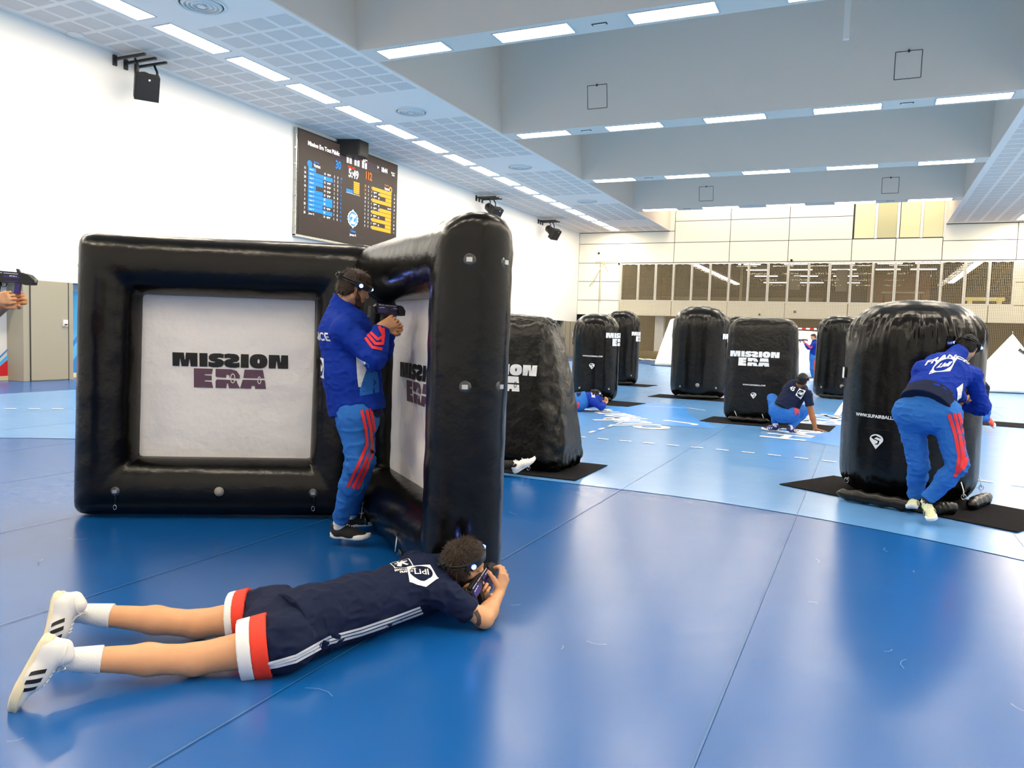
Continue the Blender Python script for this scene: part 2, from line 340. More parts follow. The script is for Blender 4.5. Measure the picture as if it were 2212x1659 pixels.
# spectator window
win = empty('window_1', (0, YB, 3.82), kind='structure')
MX = [-14.75, -13.6, -12.5, -11.37, -10.24, -9.1 - .0, -7.95, -6.8, -5.64, -4.5, -3.36, -2.25, -1.14, .04, 1.17, 2.32, 3.48, 4.68, 5.75, 6.9]
MX = [-14.72, -13.55, -12.42, -11.30, -10.16, -9.82 + .0] and [-14.75 + i * (21.65 / 19) for i in range(20)]
for x in MX: boxobj('mullion', (x - .07, -.02, 0), (x + .07, .12, 2.36), M['alu'], win)
for z in (0, 2.34): boxobj('window_frame', (-14.82, -.03, z - .03), (6.97, .12, z + .05), M['alu'], win)
gl = bpy.data.materials.new('window glass'); gl.use_nodes = True; nt = gl.node_tree; nt.nodes.clear()
o_ = nt.nodes.new('ShaderNodeOutputMaterial'); mx = nt.nodes.new('ShaderNodeMixShader'); tr = nt.nodes.new('ShaderNodeBsdfTransparent'); gg = nt.nodes.new('ShaderNodeBsdfGlossy'); gg.inputs['Roughness'].default_value = .02
fr = nt.nodes.new('ShaderNodeFresnel'); fr.inputs[0].default_value = 1.45; nt.links.new(fr.outputs[0], mx.inputs[0]); nt.links.new(tr.outputs[0], mx.inputs[1]); nt.links.new(gg.outputs[0], mx.inputs[2]); nt.links.new(mx.outputs[0], o_.inputs[0])
for i in range(19): boxobj('pane', (MX[i] + .07, .04, .03), (MX[i + 1] - .07, .05, 2.34), gl, win)
# room behind the glass
rb = empty('wall_lounge', (0, 0, 0), kind='structure')
for nm_, a_, b_ in (('floor_lounge', (-17.5, 49, 3.55), (9.5, 80, 3.7)), ('wall_lounge_far', (-17.5, 80, 3.5), (9.5, 80.2, 7)), ('wall_lounge_left', (-17.6, 49, 3.5), (-17.4, 80, 7)), ('wall_lounge_right', (9.5, 49, 3.5), (9.7, 80, 7))): tag(boxobj(nm_, a_, b_, M['brown']), kind='structure')
tag(boxobj('ceiling_lounge', (-17.5, 49, 6.6), (9.5, 80, 6.8), mat('lounge ceiling', '#2b2722', .8)), kind='structure')
boxobj('lounge_wall', (-.2, 62, 3.7), (3.8, 62.2, 6.6), M['orange'], rb); boxobj('lounge_wall', (-17.4, 58, 3.7), (-3, 58.1, 4.6), M['tan'], rb)
boxobj('lounge_wall', (-2.1, 55, 4.9), (-1.4, 55.1, 6.3), mat('pale post', '#a9a69a', .8), rb); boxobj('lounge_wall', (-5.1, 55, 5.0), (-4.3, 55.1, 5.9), mat('pale post2', '#a9a69a', .8), rb)
boxobj('lounge_wall', (-7.6, 51, 3.7), (-7.45, 51.1, 6.5), mat('pale post3', '#b9b583', .8), rb)
ORD = ['first', 'second', 'third', 'fourth', 'fifth', 'sixth', 'seventh', 'eighth', 'ninth', 'tenth', 'eleventh', 'twelfth', 'thirteenth', 'fourteenth', 'fifteenth', 'sixteenth', 'seventeenth', 'eighteenth']
def slamp(a, b, lb): return tag(boxobj('strip_lamp', a, b, M['tube']), lb, 'lamp', 'strip lamps in the room behind the windows')
slamp((-11.1, 53, 6.5), (-10.75, 72, 6.56), 'long slanting strip lamp seen through the left part of the window band'); slamp((5.5, 52.6, 6.5), (5.9, 70, 6.56), 'long slanting strip lamp seen through the rightmost windows')
for i_, yy in enumerate((53.3, 57.5, 63, 70)):
    for j_, xx in enumerate((-8.1, -5.2, -2.4, .3, 2.4)): slamp((xx - (yy - 53) * .02, yy, 6.5), (xx + 1.4 + (yy - 53) * .01, yy + .12, 6.56), 'short strip lamp behind the windows, %s from the top, %s column from the left' % (ORD[i_], ORD[j_]))
# furniture in the lounge
t = empty('table', (1.7, 50.6, 3.7), label='pale round-cornered table standing behind the upper right windows', cat='table')
MB().box((-1.1, -.4, .82), (1.1, .4, .9)).build('table_top', mat('table top', '#c9c3a0', .5), t)
for x in (-1, .95): boxobj('leg', (x, -.3, 0), (x + .06, .3, .82), M['joint'], t)
t = empty('bench', (5.8, 50.3, 3.7), label='pale yellow bench with two square legs behind the last two windows', cat='bench')
yb = mat('glowing bench yellow', '#f5e28c', .6, emit=.35)  # slight glow added to the bench colour so it looks lit
MB().box((-.95, -.2, .42), (.95, .2, .62)).build('seat', yb, t)
for x in (-.8, .62): boxobj('leg', (x, -.18, 0), (x + .2, .18, .42), yb, t)
# recess below the back wall
boxobj('wall_back_recess', (XW, 50.6, 0), (XR, 50.8, 3), mat('brown recess wall', '#5f533f', .9, bump=(2, .6, (5, 1, .4)))); tag(bpy.data.objects['wall_back_recess'], kind='structure')
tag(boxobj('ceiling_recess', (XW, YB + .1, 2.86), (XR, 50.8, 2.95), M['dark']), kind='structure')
for x in (-12.3, -6.3, -.6, 4.9): boxobj('column', (x - .28, 49.4, 0), (x + .28, 49.9, 2.86), mat('white column', '#efeee8', .6), bpy.data.objects['wall_back_recess'])
t = MB(); t.tube([(-13.6, 49.2, .3), (-9.6, 49.2, .3)], .3, 16); o = t.build('rolled_mat', mat('olive roll', '#6d6242', .8)); tag(o, 'olive rolled mat lying on the floor behind the net', 'mat')
t = MB(); t.tube([(-13.95, 49.2, .42), (-13.62, 49.2, .42)], [.28, .3], 16); o = t.build('padding_roll', mat('red padding', '#c43a24', .6)); tag(o, 'red padding end beside the rolled mat behind the net', 'padding')
# ceiling net hung in front of the back wall
nb = MB()
def cord(a, b, w_=.007):
    a = Vector(a); b = Vector(b); nb.box((min(a.x, b.x) - w_, a.y - .003, min(a.z, b.z) - w_), (max(a.x, b.x) + w_, a.y + .003, max(a.z, b.z) + w_))
for i in range(int(24.4 / .085)): x = -14.78 + i * .085; cord((x, 48.3, .12), (x, 48.3, 6.12))
for k in range(int(6 / .085)): cord((-14.78, 48.3, .12 + k * .085), (9.6, 48.3, .12 + k * .085))
net = nb.build('net', M['net']); tag(net, 'pale safety net hanging in front of the back wall and its windows', 'net')
sb_ = MB()
for i in range(58):
    x0 = -14.7 + i * .42; pts = [(x0 + .42 * t_, 48.29, 6.17 - .1 * math.sin(math.pi * t_)) for t_ in (0, .25, .5, .75, 1)]; sb_.tube(pts, .012, 4)
sb_.build('hanging_rope', M['line'], net)
pb = MB()
for i in range(40):
    x0 = -14.7 + i * .6; pb.tube([(x0, 48.2, .05), (x0 + .3, 48.15 + .1 * math.sin(i * 3), .07 + .03 * math.sin(i)), (x0 + .6, 48.2, .05)], .06, 6)
pb.build('net_hem', mat('net hem', '#f0ead8', .9), net)
# small wall cameras
for (x, z, lb_) in ((-16.3, 6.9, 'above the bracket, nearest the left corner'), (-14.9, 6.2, 'at the top left corner of the window band'), (-4.35, 6.33, 'just above the middle of the window band'), (-6.0, 3.1, 'under the windows, between the middle and the lettered block'), (-4.0, 3.3, 'under the windows, above the lettered block'), (-1.55, 3.05, 'under the windows, above the cylinder right of the crouching player'), (-14.95, 3.0, 'below the bracket, above the far-left cylinder')):
    t = empty('wall_camera', (x, YB, z), label='small white camera ' + lb_, cat='camera', group='cameras on the back wall')
    MB().box((-.1, -.06, -.07), (.1, 0, .07)).build('housing', M['alu'], t); MB().tube([(0, -.06, -.02), (0, -.16, -.02)], [.07, .05], 10).build('lens', M['ink'], t)
# basketball bracket trace on back wall: pale folded frame
t = empty('wall_bracket', (-15.9, YB, 5.3), label='pale folded bracket on the back wall left of the windows', cat='bracket')
for a, b in (((-.6, -.06, 1.0), (.9, -.3, 1.1)), ((0, -.06, 1), (-.9, -.25, -.6)), ((0, -.06, 1), (.35, -.25, .3)), ((-.2, -.06, 1), (-.2, -.06, -1.6))): MB().tube([a, b], .03, 6).build('bar', mat('cream bar', '#e9e0bb', .5), t)
# ================================================================ CEILING
ce = empty('ceiling', (0, 0, 0), kind='structure')
XI, XI2 = -11.68, 3.55
boxobj('bulkhead', (XW - .25, YN, H), (XI, YB, H + .04), M['ceil'], ce); boxobj('bulkhead', (XI2, YN, H), (XR, YB, H + .04), M['ceil'], ce)
boxobj('bulkhead_side', (XI - .05, YN, H + .04), (XI, YB, 11.4), M['beam'], ce); boxobj('bulkhead_side', (XI2, YN, H + .04), (XI2 + .05, YB, 11.4), M['beam'], ce)
boxobj('coffer_top', (XI, YN, 11.3), (XI2, YB, 11.4), M['beam'], ce)
for e_ in ((XI, XW), (XI2, XR)): boxobj('shadow_gap', (min(e_) , YB - .03, H - .012), (max(e_), YB, H + .001), M['joint'], ce)
BY = [-.5, 7.65, 15.8, 24.0, 32.02, 40.1]
for y in BY:
    v = [(x, yy, z) for x in (XI, XI2) for yy, z in ((y, H), (y + .86, H), (y + .86 + .5, 11.35), (y - .5, 11.35))]
    MB().add(v, [(0, 1, 2, 3), (7, 6, 5, 4), (0, 4, 5, 1), (1, 5, 6, 2), (2, 6, 7, 3), (3, 7, 4, 0)]).build('beam', M['beam'], ce)
# hatches on the beam faces
def face_pt(y, z): return y - .5 * (z - H) / 3.13
for (x0, x1, z0, y, p_) in ((-8.6, -7.95, 8.75, 24.0, 0), (.25, .9, 8.75, 24.0, 0), (-8.2, -7.5, 8.5, 40.1, 0), (.2, .9, 8.5, 40.1, 0)):
    hb = MB()
    for a, b in (((x0, z0), (x1, z0)), ((x1, z0), (x1, z0 + .7)), ((x0, z0 + .7), (x1, z0 + .7)), ((x0, z0), (x0, z0 + .7))):
        hb.tube([(a[0], face_pt(y, a[1]) - .004, a[1]), (b[0], face_pt(y, b[1]) - .004, b[1])], .009, 4)
    hb.tube([(.5 * (x0 + x1), face_pt(y, z0 + .7) - .03, z0 + .72), (.5 * (x0 + x1), face_pt(y, z0 + .7) - .03, z0 + .66)], .03, 6)
    hb.build('access_hatch', M['joint'], ce)
boxobj('duct_post', (-1.05, 22.6, 9.55), (-.9, 22.75, 11.3), M['ceil'], ce)
# perforated fields
fm = mesh('field', [(x, y, z) for z in (-.004, 0) for y in (0, .55) for x in (0, .55)], [(0, 2, 3, 1), (4, 5, 7, 6), (0, 1, 5, 4), (2, 6, 7, 3), (0, 4, 6, 2), (1, 3, 7, 5)]); fm.materials.append(M['perf'])
spots = []
y = 9.3
while y < 48.0:
    for x in (-17.42, -16.74, -16.06): spots.append((x, y))
    y += .685
yv = 4.16
while yv < 47:
    for k in range(8):
        yy = yv + 1.0 + k * .775 * .885
        if yy < 48:
            for j in range(4): spots.append((-14.40 + j * .675, yy + 0.0))
    yv += 8.257
yy = 20
while yy < 48.0:
    for x in (3.79, 4.47, 5.15, 5.85): spots.append((x, yy))
    yy += .685
cand = sorted(spots, key=lambda p: p[0] ** 2 + p[1] ** 2)
near = [p for p in cand if p[1] > 9][:300]; rest = [p for p in cand if p not in set(near)]
for x, y in near: o = bpy.data.objects.new('perforated_field', fm); COL.objects.link(o); o.parent = ce; o.location = (x, y, H)
rb_ = MB()
for x, y in rest: rb_.box((x, y, H - .004), (x + .55, y + .55, H))
o = rb_.build('perforated_fields', M['perf'], ce); o['kind'] = 'stuff'
# luminaires: recessed frame + diffuser, each a lamp of its own
def lamp(proto, x, y, rz, label, group):
    if proto is None:
        t = empty('ceiling_lamp', (x, y, H), rz)
        b = MB(); b.box((-.93, -.29, -.014), (.93, -.265, 0)); b.box((-.93, .265, -.014), (.93, .29, 0)); b.box((-.93, -.265, -.014), (-.885, .265, 0)); b.box((.885, -.265, -.014), (.93, .265, 0)); b.build('frame', M['lampframe'], t)
        boxobj('diffuser', (-.885, -.265, -.010), (.885, .265, -.002), M['lamp'], t)
    else:
        t = proto.copy(); COL.objects.link(t); t.location = (x, y, H); t.rotation_euler = (0, 0, rz)
        for c in proto.children: q = c.copy(); COL.objects.link(q); q.parent = t
    return tag(t, label, 'lamp', group)
P0 = None
for k in range(-6, 16):
    yc = 12.93 + 2.2 * k + .89
    if yc > YB - .9: break
    vis = yc > 11.2
    q = lamp(P0, -14.97, yc, math.pi / 2, ('%s recessed lamp from the camera in the row along the left wall' % ORD[int(round((yc - 11.62) / 2.2))]) if vis else 'recessed lamp of the left wall row, above and behind the camera', 'lamps along the left ceiling'); P0 = P0 or q
    lamp(P0, 6.95, yc, math.pi / 2, 'recessed lamp of the right wall row, outside or at the edge of the photo', 'lamps along the right ceiling')
for bi, y in enumerate(BY):
    for k in range(5):
        lamp(P0, -10.33 + 3.14 * k, y + .43, 0, ('%s lamp from the left in the %s ceiling beam in view' % (ORD[k], ('nearest', 'second', 'third', 'farthest')[bi - 2])) if bi > 1 else 'recessed lamp in a ceiling beam behind or above the camera', 'lamps in the ceiling beams')
for k in range(5):      # unseen lamps added high in the last coffer to brighten the back wall
    q = lamp(P0, -10.33 + 3.14 * k, 46.6, 0, 'added unseen lamp high in the last ceiling coffer, brightening the back wall', 'added lamps in the last coffer'); q.location.z = 11.29
# round air diffusers
def vent(proto, x, y):
    if proto is None:
        t = empty('air_diffuser', (x, y, H))
        MB().lathe([(.52, 0), (.52, -.015), (.47, -.03), (.45, -.012), (.45, 0)], 40).build('rim', M['vent'], t)
        MB().lathe([(.45, -.001), (.45, -.003)], 32).build('throat', M['ventdark'], t)
        for r in (.37, .28, .19): MB().lathe([(r + .05, -.006), (r + .055, -.012), (r, -.05), (r - .02, -.045), (r, -.02)], 36).build('ring', M['vent'], t)
        MB().lathe([(.10, -.02), (.09, -.05), (.05, -.06), (.01, -.062)], 24).build('cone', M['vent'], t)
    else:
        t = proto.copy(); COL.objects.link(t); t.location = (x, y, H)
        for c in proto.children: q = c.copy(); COL.objects.link(q); q.parent = t
    return t
V0 = None
for i, y in enumerate((12.42, 20.69, 28.92, 37.19)):
    q = vent(V0, -13.22, y); V0 = V0 or q
    tag(q, ('round white air diffuser nearest the camera, cut by the top of the photo', 'second round air diffuser, above the scoreboard', 'third round air diffuser, past the scoreboard', 'farthest round air diffuser, small, near the back wall')[i], 'vent')
for i, (x, y) in enumerate(((-5.65, 16.25), (-8.8, 24.4), (.62, 24.35), (-8.8, 32.4), (-8.9, 40.5), (.6, 40.5))):
    t = empty('emergency_light', (x, y, H), label='tiny rectangular light on the ' + ('nearest beam, between its second and third lamps', 'second beam, beside its first lamp', 'second beam, between its fourth and fifth lamps', 'third beam, between its first and second lamps', 'farthest beam, between its first and second lamps', 'farthest beam, between its fourth and fifth lamps')[i], cat='light', group='small fittings on the beams')
    boxobj('frame', (-.17, -.05, -.012), (.17, .05, 0), M['joint'], t); boxobj('diffuser', (-.14, -.025, -.02), (.14, .025, -.01), M['panel'], t)
for i, (x, y) in enumerate(((-17.45, 12.6), (-17.4, 35.0))):
    t = empty('ceiling_speaker', (x, y, H), label=('small white octagonal fitting at the wall edge of the ceiling, left of the spotlight', 'small round ceiling fitting beside the middle hanging spotlight')[i], cat='fitting')
    MB().lathe([(.2, 0), (.2, -.02), (.15, -.04), (.02, -.045)], 8).build('body', M['ceil'], t)
# hanging loudspeakers on brackets
def hang(x, y, z, yaw, pitch, label):
    t = empty('hanging_speaker', (x, y, z), label=label, cat='speaker')
    for dy in (-.32, 0, .32): MB().box((-.55, dy - .03, -.03), (.5, dy + .03, .03)).box((-.6, dy - .05, -.16), (-.55, dy + .05, .1)).build('wall_arm', M['blackmetal'], t)
    for dy in (-.24, .34): MB().tube([(.05, dy, -.03), (.15, dy, -.2), (.15, dy, -.65)], .03, 8).build('yoke', M['blackmetal'], t)
    R = Matrix.Rotation(yaw, 3, 'Z') @ Matrix.Rotation(pitch, 3, 'Y'); c = (.2, -.05, -.62)
    b = MB(); b.box((.1, -.28, -.30), (.40, .28, .30), R, c); b.build('cabinet', M['speaker'], t)
    b = MB(); b.box((.40, -.26, -.28), (.415, .26, .28), R, c); b.build('grille', M['ink'], t)
    b = MB(); pts = [tuple(R @ Vector((q, 0, 0)) + Vector(c)) for q in (-.5, -.42, -.15, .1)]; b.tube(pts, [.13, .20, .21, .27], 16); b.build('horn_housing', M['blackmetal'], t)
    b = MB(); b.box((.416, .02, .20), (.42, .06, .24), R, c); b.build('badge', M['white'], t)
    return t
hang(-17.1, 14.15, 8.07, math.radians(-34), math.radians(30), 'black loudspeaker hanging from the left wall nearest the camera')
hang(-17.1, 34.0, 8.0, math.radians(-20), math.radians(35), 'black loudspeaker hanging high between the scoreboard and back wall, nearer of two')
hang(-17.1, 41.8, 8.0, math.radians(-20), math.radians(35), 'black loudspeaker hanging high closest to the back wall')
t = empty('wall_speaker', (-17.25, 23.3, 7.95), label='black box loudspeaker fixed directly above the scoreboard', cat='speaker')
b = MB(); b.prism([(-.4, -.5), (.35, -.25), (.35, .35), (-.4, .6)], -.28, .26); b.build('cabinet', M['speaker'], t)
MB().box((.355, -.2, -.24), (.365, .3, .22)).build('grille', M['ink'], t)
# scoreboard
sc = empty('scoreboard', (-17.56, 20.68, 4.62), label='large lit scoreboard screen on the left wall with blue and orange rows', cat='screen')
W_, H_ = 5.86, 3.4
boxobj('housing', (-.12, -.07, -.07), (-.005, W_ + .05, H_ + .05), M['blackmetal'], sc)
boxobj('display', (-.006, 0, 0), (0, W_, H_), M['screen'], sc)
fr_ = MB(); fr_.box((-.14, -.13, -.1), (-.02, -.07, H_ + .06)).box((-.14, -.13, -.13), (.0, W_ + .05, -.06))
for k in range(7): fr_.box((-.1, -.17, .15 + k * .52), (-.04, -.12, .22 + k * .52))
fr_.build('rim', M['steel'], sc)
def srect(u0, v0, u1, v1, m_, d=.004, name='screen_block'):
    return link(name, mesh(name, [(d, u0 * W_, v0 * H_), (d, u1 * W_, v0 * H_), (d, u1 * W_, v1 * H_), (d, u0 * W_, v1 * H_)], [(0, 1, 2, 3)]), M[m_], sc)
def stext(s_, u, v_, size, m_, bold=.0, sx=1, al='CENTER', name='screen_text'):
    v, f = text2d(s_, size, bold, align=al, sx=sx); return link(name, mesh(name, [(.012, u * W_ + x, v_ * H_ + y) for x, y in v], f), M[m_], sc)
srect(.29, .84, .79, .93, 'sc_dark'); srect(.29, .875, .322, .935, 'sc_dark', .005); srect(.755, .875, .79, .935, 'sc_dark', .005)
stext('Mission Era Tout Public', .07, .88, .2, 'sc_white', .006, .9, 'LEFT'); stext('<', .306, .89, .16, 'sc_white', .01); stext('>', .773, .89, .16, 'sc_white', .01)
stext('18:44', .845, .875, .24, 'sc_white', .01, .8); stext('Joueur 1\n 00:00', .95, .895, .09, 'sc_white', .003, .9)
for i in range(3):
    u = .437 + i * .08
    for q, h0, h1 in ((0, .84, .92), (.012, .84, .955), (.03, .84, .90), (.042, .84, .90)): srect(u + q, h0, u + q + .009, h1, 'sc_white', .006)
    srect(u + .012, .915, u + .035, .925, 'sc_white', .006); srect(u + .03, .895, u + .051, .905, 'sc_white', .006)
    srect(u + .03, .93, u + .055, .94, 'sc_white', .006); srect(u + .05, .914, u + .066, .918, 'sc_red', .006)
stext('TIME LEFT', .485, .788, .12, 'sc_red', .004, .85); stext('MIN', .548, .79, .1, 'sc_dark', .002)
stext('5:49', .508, .70, .42, 'sc_white', .012, .85); stext('30', .352, .742, .40, 'sc_blue', .008, .8); stext('112', .668, .735, .40, 'sc_dor', .012, .75)
srect(.44, .534, .505, .567, 'sc_blue'); srect(.437, .526, .58, .530, 'sc_white')
for k in range(6): srect(.513, .541 + k * .0215, .574, .559 + k * .0215, 'sc_or')
p = .0436
for r in range(11):
    v0 = .632 - r * p
    stext(('11', '16', '20', '9', '10', '2', '1', '4', '23', '7', '25')[r], .049, v0 + .006, .11, 'sc_white', .003, .9)
    if r < 10:
        srect(.079, v0, .147 if r in (0, 4) else .213, v0 + p - .005, 'sc_blue')
        if r in (1, 6, 7, 9): srect(.213, v0 - .006, .303, v0 + p - .008, 'sc_blue', .005)
        stext('Joueur %d' % (r + 5), .09, v0 + .012, .075, 'sc_white', 0, .8, 'LEFT')
    else: stext('Joueur %d' % (r + 5), .085, v0 + .008, .09, 'sc_white', .002, .8, 'LEFT')
    for j, s3 in enumerate((str(random.randint(0, 3)), str(random.randint(0, 2)), str((10, 7, 6, 2, 2, 1, 0, 0, 0, -1, -2)[r]))):
        stext(s3, .318 + j * .033, v0 + .005, .12, 'sc_blue' if j == 2 else 'sc_white', .003, .8)
    # little arm icons
    if r not in (1, 6, 7, 9): srect(.25, v0 + .015, .285, v0 + .024, 'sc_white', .006); srect(.256, v0 + .002, .261, v0 + .015, 'sc_white', .006); srect(.272, v0 + .004, .276, v0 + .015, 'sc_white', .006)
    for j in (0, 1): srect(.222, v0 + .008 + j * .012, .236, v0 + .014 + j * .012, 'sc_white', .007)
for j, c in enumerate('DKS'): stext(c, .318 + j * .033, .69, .1, 'sc_dark', .002)
for r in range(11):
    v0 = .635 - r * p
    segs = [(.715, .937), (.80, .937), (.868, .937), (.715, .937), None, (.80, .937), (.715, .937), (.868, .937), (.715, .937), (.868, .937), (.715, .937)][r]
    if segs: srect(segs[0], v0, segs[1], v0 + p - .005, 'sc_or')
    else: stext('Joueur 31', .935, v0 + .01, .08, 'sc_white', .003, .8, 'RIGHT')
    if r in (1, 2, 4, 5, 7, 9): srect(.73, v0 + .02, .765, v0 + .03, 'sc_white', .006); srect(.736, v0 + .005, .741, v0 + .02, 'sc_white', .006)
    if r in (1, 2, 4, 5, 7, 9): srect(.785, v0 + .006, .795, v0 + .026, 'sc_white', .006)
    for j, s3 in enumerate((str((35, 31, 16, 10, 8, 6, 5, 2, 0, 0, 0)[r]), str(random.randint(0, 3)), str(random.randint(0, 1)))): stext(s3, .636 + j * .035, v0 + .01, .11, 'sc_or' if j == 0 and r < 3 else 'sc_white', .003, .8)
    stext(str(random.randint(2, 30)), .972, v0 + .006, .1, 'sc_white', .002, .8)
stext('Vortex', .125, .685, .15, 'sc_white', .006, .8, 'LEFT'); stext('Blue Team', .125, .725, .08, 'sc_blue', .002, .8, 'LEFT')
stext('Impact', .905, .685, .14, 'sc_white', .006, .8, 'RIGHT'); stext('Orange Team', .905, .73, .07, 'sc_dor', .002, .8, 'RIGHT')
def sdisc(cs, m_, d): v, f = fill2d(cs); link('screen_block', mesh('screen_block', [(d, x * W_, y * H_) for x, y in v], f), M[m_], sc)
sdisc([ell(.09, .7, .022, .035, 20)], 'sc_blue', .006); sdisc([ell(.925, .70, .018, .036, 20)], 'sc_or', .006); sdisc([ell(.925, .70, .009, .02, 12)], 'screen', .007)
star = [(.511 + (.058 if k % 2 else .05) * math.cos(k * math.pi / 16) , .262 + (.105 if k % 8 == 0 else .085) * math.sin(k * math.pi / 16)) for k in range(32)]
sdisc([star], 'sc_white', .006); sdisc([ell(.511, .262, .044, .076, 30)], 'sc_blue', .007); sdisc([ell(.511, .262, .034, .058, 30)], 'sc_white', .008); sdisc([ell(.511, .262, .031, .054, 30)], 'sc_blue', .009)
stext('Z', .511, .215, .42, 'sc_white', .03, 1); stext('Chaos', .513, .118, .12, 'sc_blue', .004); stext('Joueur 5', .513, .078, .11, 'sc_white', .004)
for i in range(40): u, v_ = random.random(), random.random(); srect(u * .97 + .01, v_ * .2 + (.0 if i % 2 else .78), u * .97 + .014, v_ * .2 + .004 + (.0 if i % 2 else .78), 'sc_dark' if i % 3 else 'sc_red', .003)
# handball goal at the far end
t = empty('handball_goal', (-3.88, 46.0, 0), label='handball goal with red and white banded bars in front of the back wall', cat='goal')
gw = 1.78
for s_ in (-1, 1):
    for k in range(11): MB().box((s_ * gw - .05, -.05, k * .207), (s_ * gw + .05, .05, (k + 1) * .207)).build('post_band', M['goalred'] if k % 2 else M['line'], t)
for k in range(17): MB().box((-gw + k * .209, -.05, 2.2), (-gw + (k + 1) * .209, .05, 2.3)).build('crossbar_band', M['goalred'] if k % 2 else M['line'], t)
gn = MB()
for k in range(24): x = -gw + k * .155; gn.tube([(x, .06, 2.22), (x, .5, 2.15), (x, 1.1, .02)], .006, 3)
for k in range(12): z = .15 + k * .18; gn.tube([(-gw, 1.1 - .3 * z, z), (gw, 1.1 - .3 * z, z)], .006, 3)
gn.build('goal_net', M['net'], t)
# ================================================================ INFLATABLE BUNKERS
def bvh(me, mw=None):
    return BVHTree.FromPolygons([tuple((mw @ v.co) if mw else v.co) for v in me.vertices], [tuple(p.vertices) for p in me.polygons])
def proj_map(tree, o, u, v, n, lift=.004, far=3.0):
    """(a,b) -> point on the tree hit along n from in front of the plane o + a u + b v"""
    o, u, v, n = map(Vector, (o, u, v, n)); u.normalize(); v.normalize(); n.normalize()
    def f(a, b):
        p = o + u * a + v * b - n * 1.0; hit = tree.ray_cast(p, n, far)
        if hit[0] is None:
            h2 = tree.find_nearest(o + u * a + v * b); return h2[0] + h2[1] * lift
        return hit[0] - n * lift
    return f
def frame_bunker(name, cx, cy, rz, label, W=2.2, Hh=2.15, r=.225, lean=0.0, lx=0.0):
    t = empty(name, (cx, cy, 0), rz, label, 'bunker')
    hx, hz = W / 2 - r, Hh / 2 - r; NP, NR = 36, 22; v = []; f = []; ring = []
    # parameter loop with points per side
    par = []
    for s, (dx, dz, n_) in enumerate(((1, -1, 0), (1, 1, 0), (-1, 1, 0), (-1, -1, 0))): pass
    n = NP; loopn = 4 * n
    for k in range(NR):
        q = 2 * math.pi * k / NR; c, s_ = math.cos(q), math.sin(q); p = 2.25
        o_ = r * abs(c) ** (2 / p) * (1 if c > 0 else -1); y = r * abs(s_) ** (2 / p) * (1 if s_ > 0 else -1)
        X, Z = hx + o_, hz + o_; rc = .02 + .07 * max(0, o_ / r)
        for side in range(4):
            for i in range(n):
                a = -1 + 2 * i / n
                e = 1 - (1 - abs(a)) ** 1.0
                a2 = math.copysign(abs(a) ** .8, a)
                bx, bz = ((a2 * X, -Z), (X, a2 * Z), (-a2 * X, Z), (-X, -a2 * Z))[side]
                # round the corner
                ux, uz = abs(bx) - (X - rc), abs(bz) - (Z - rc)
                if ux > 0 and uz > 0:
                    L_ = math.hypot(ux, uz); sc_ = rc / L_ if L_ > rc else 1
                    bx = math.copysign(X - rc + ux * sc_, bx); bz = math.copysign(Z - rc + uz * sc_, bz)
                px_, pz_ = bx, bz + Hh / 2
                cd = min(abs(abs(px_) - hx) + abs(abs(bz) - hz), .5)
                wr = max(0, 1 - cd / .42)
                nz = mnoise.noise(Vector((px_ * 9 + cx, y * 9, pz_ * 9))) * .007 + mnoise.noise(Vector((px_ * 30 + pz_ * 30, y * 6, (px_ - pz_) * 3 + cy))) * .010 * wr
                y2 = y + nz * (1 if y > 0 else -1)
                v.append((px_ + lean * pz_, y2, max(pz_, 0.0)))
        ring.append(k)
    for k in range(NR):
        k2 = (k + 1) % NR
        for i in range(loopn): i2 = (i + 1) % loopn; f.append((k * loopn + i, k * loopn + i2, k2 * loopn + i2, k2 * loopn + i))
    me = mesh('tube_frame', v, f, True); link('tube_frame', me, M['pvc'], t)
    # banner filling the opening
    bw_, bh = hx - r + .045, hz - r + .05; bv = []; bf = []; n = 26
    for j in range(n + 1):
        for i in range(n + 1):
            x = -bw_ + 2 * bw_ * i / n; z = Hh / 2 - bh + 2 * bh * j / n
            ed = min(i, j, n - i, n - j) / n
            y = mnoise.noise(Vector((x * 3 + z * 2, z * 3.2, cx))) * .016 * min(1, ed * 8) + abs(mnoise.noise(Vector((x * 2 + 5, z * 9, cy)))) * .008
            bv.append((x + lean * z, y, z))
    for j in range(n):
        for i in range(n): a = j * (n + 1) + i; bf.append((a, a + 1, a + n + 2, a + n + 1))
    bme = mesh('banner', bv, bf, True); ban = link('banner', bme, M['banner'], t); ban['label'] = 'white printed banner'
    tr_ = bvh(bme); lg = logo2d(.87, .06); mp = proj_map(tr_, (lean + lx, 0, 1.13), (1, 0, 0), (0, 0, 1), (0, 1, 0), .004)
    surf_decal('logo_print', lg[0], mp, M['ink'], ban); surf_decal('logo_print', lg[1], mp, M['mauve'], ban)
    mp2 = proj_map(tr_, (lean + lx, 0, 1.13), (1, 0, 0), (0, 0, 1), (0, 1, 0), .006); surf_decal('logo_ring', lg[2], mp2, M['banner'], ban)
    # black lacing rails of the banner
    rail = MB()
    for z in (Hh / 2 - bh, Hh / 2 + bh): rail.tube([(-bw_, -.015, z), (bw_, -.015, z)], .016, 6)
    for x in (-bw_, bw_): rail.tube([(x, -.015, Hh / 2 - bh), (x, -.015, Hh / 2 + bh)], .016, 6)
    rail.build('banner_rail', M['blackmetal'], t)
    return t, hx, hz, r
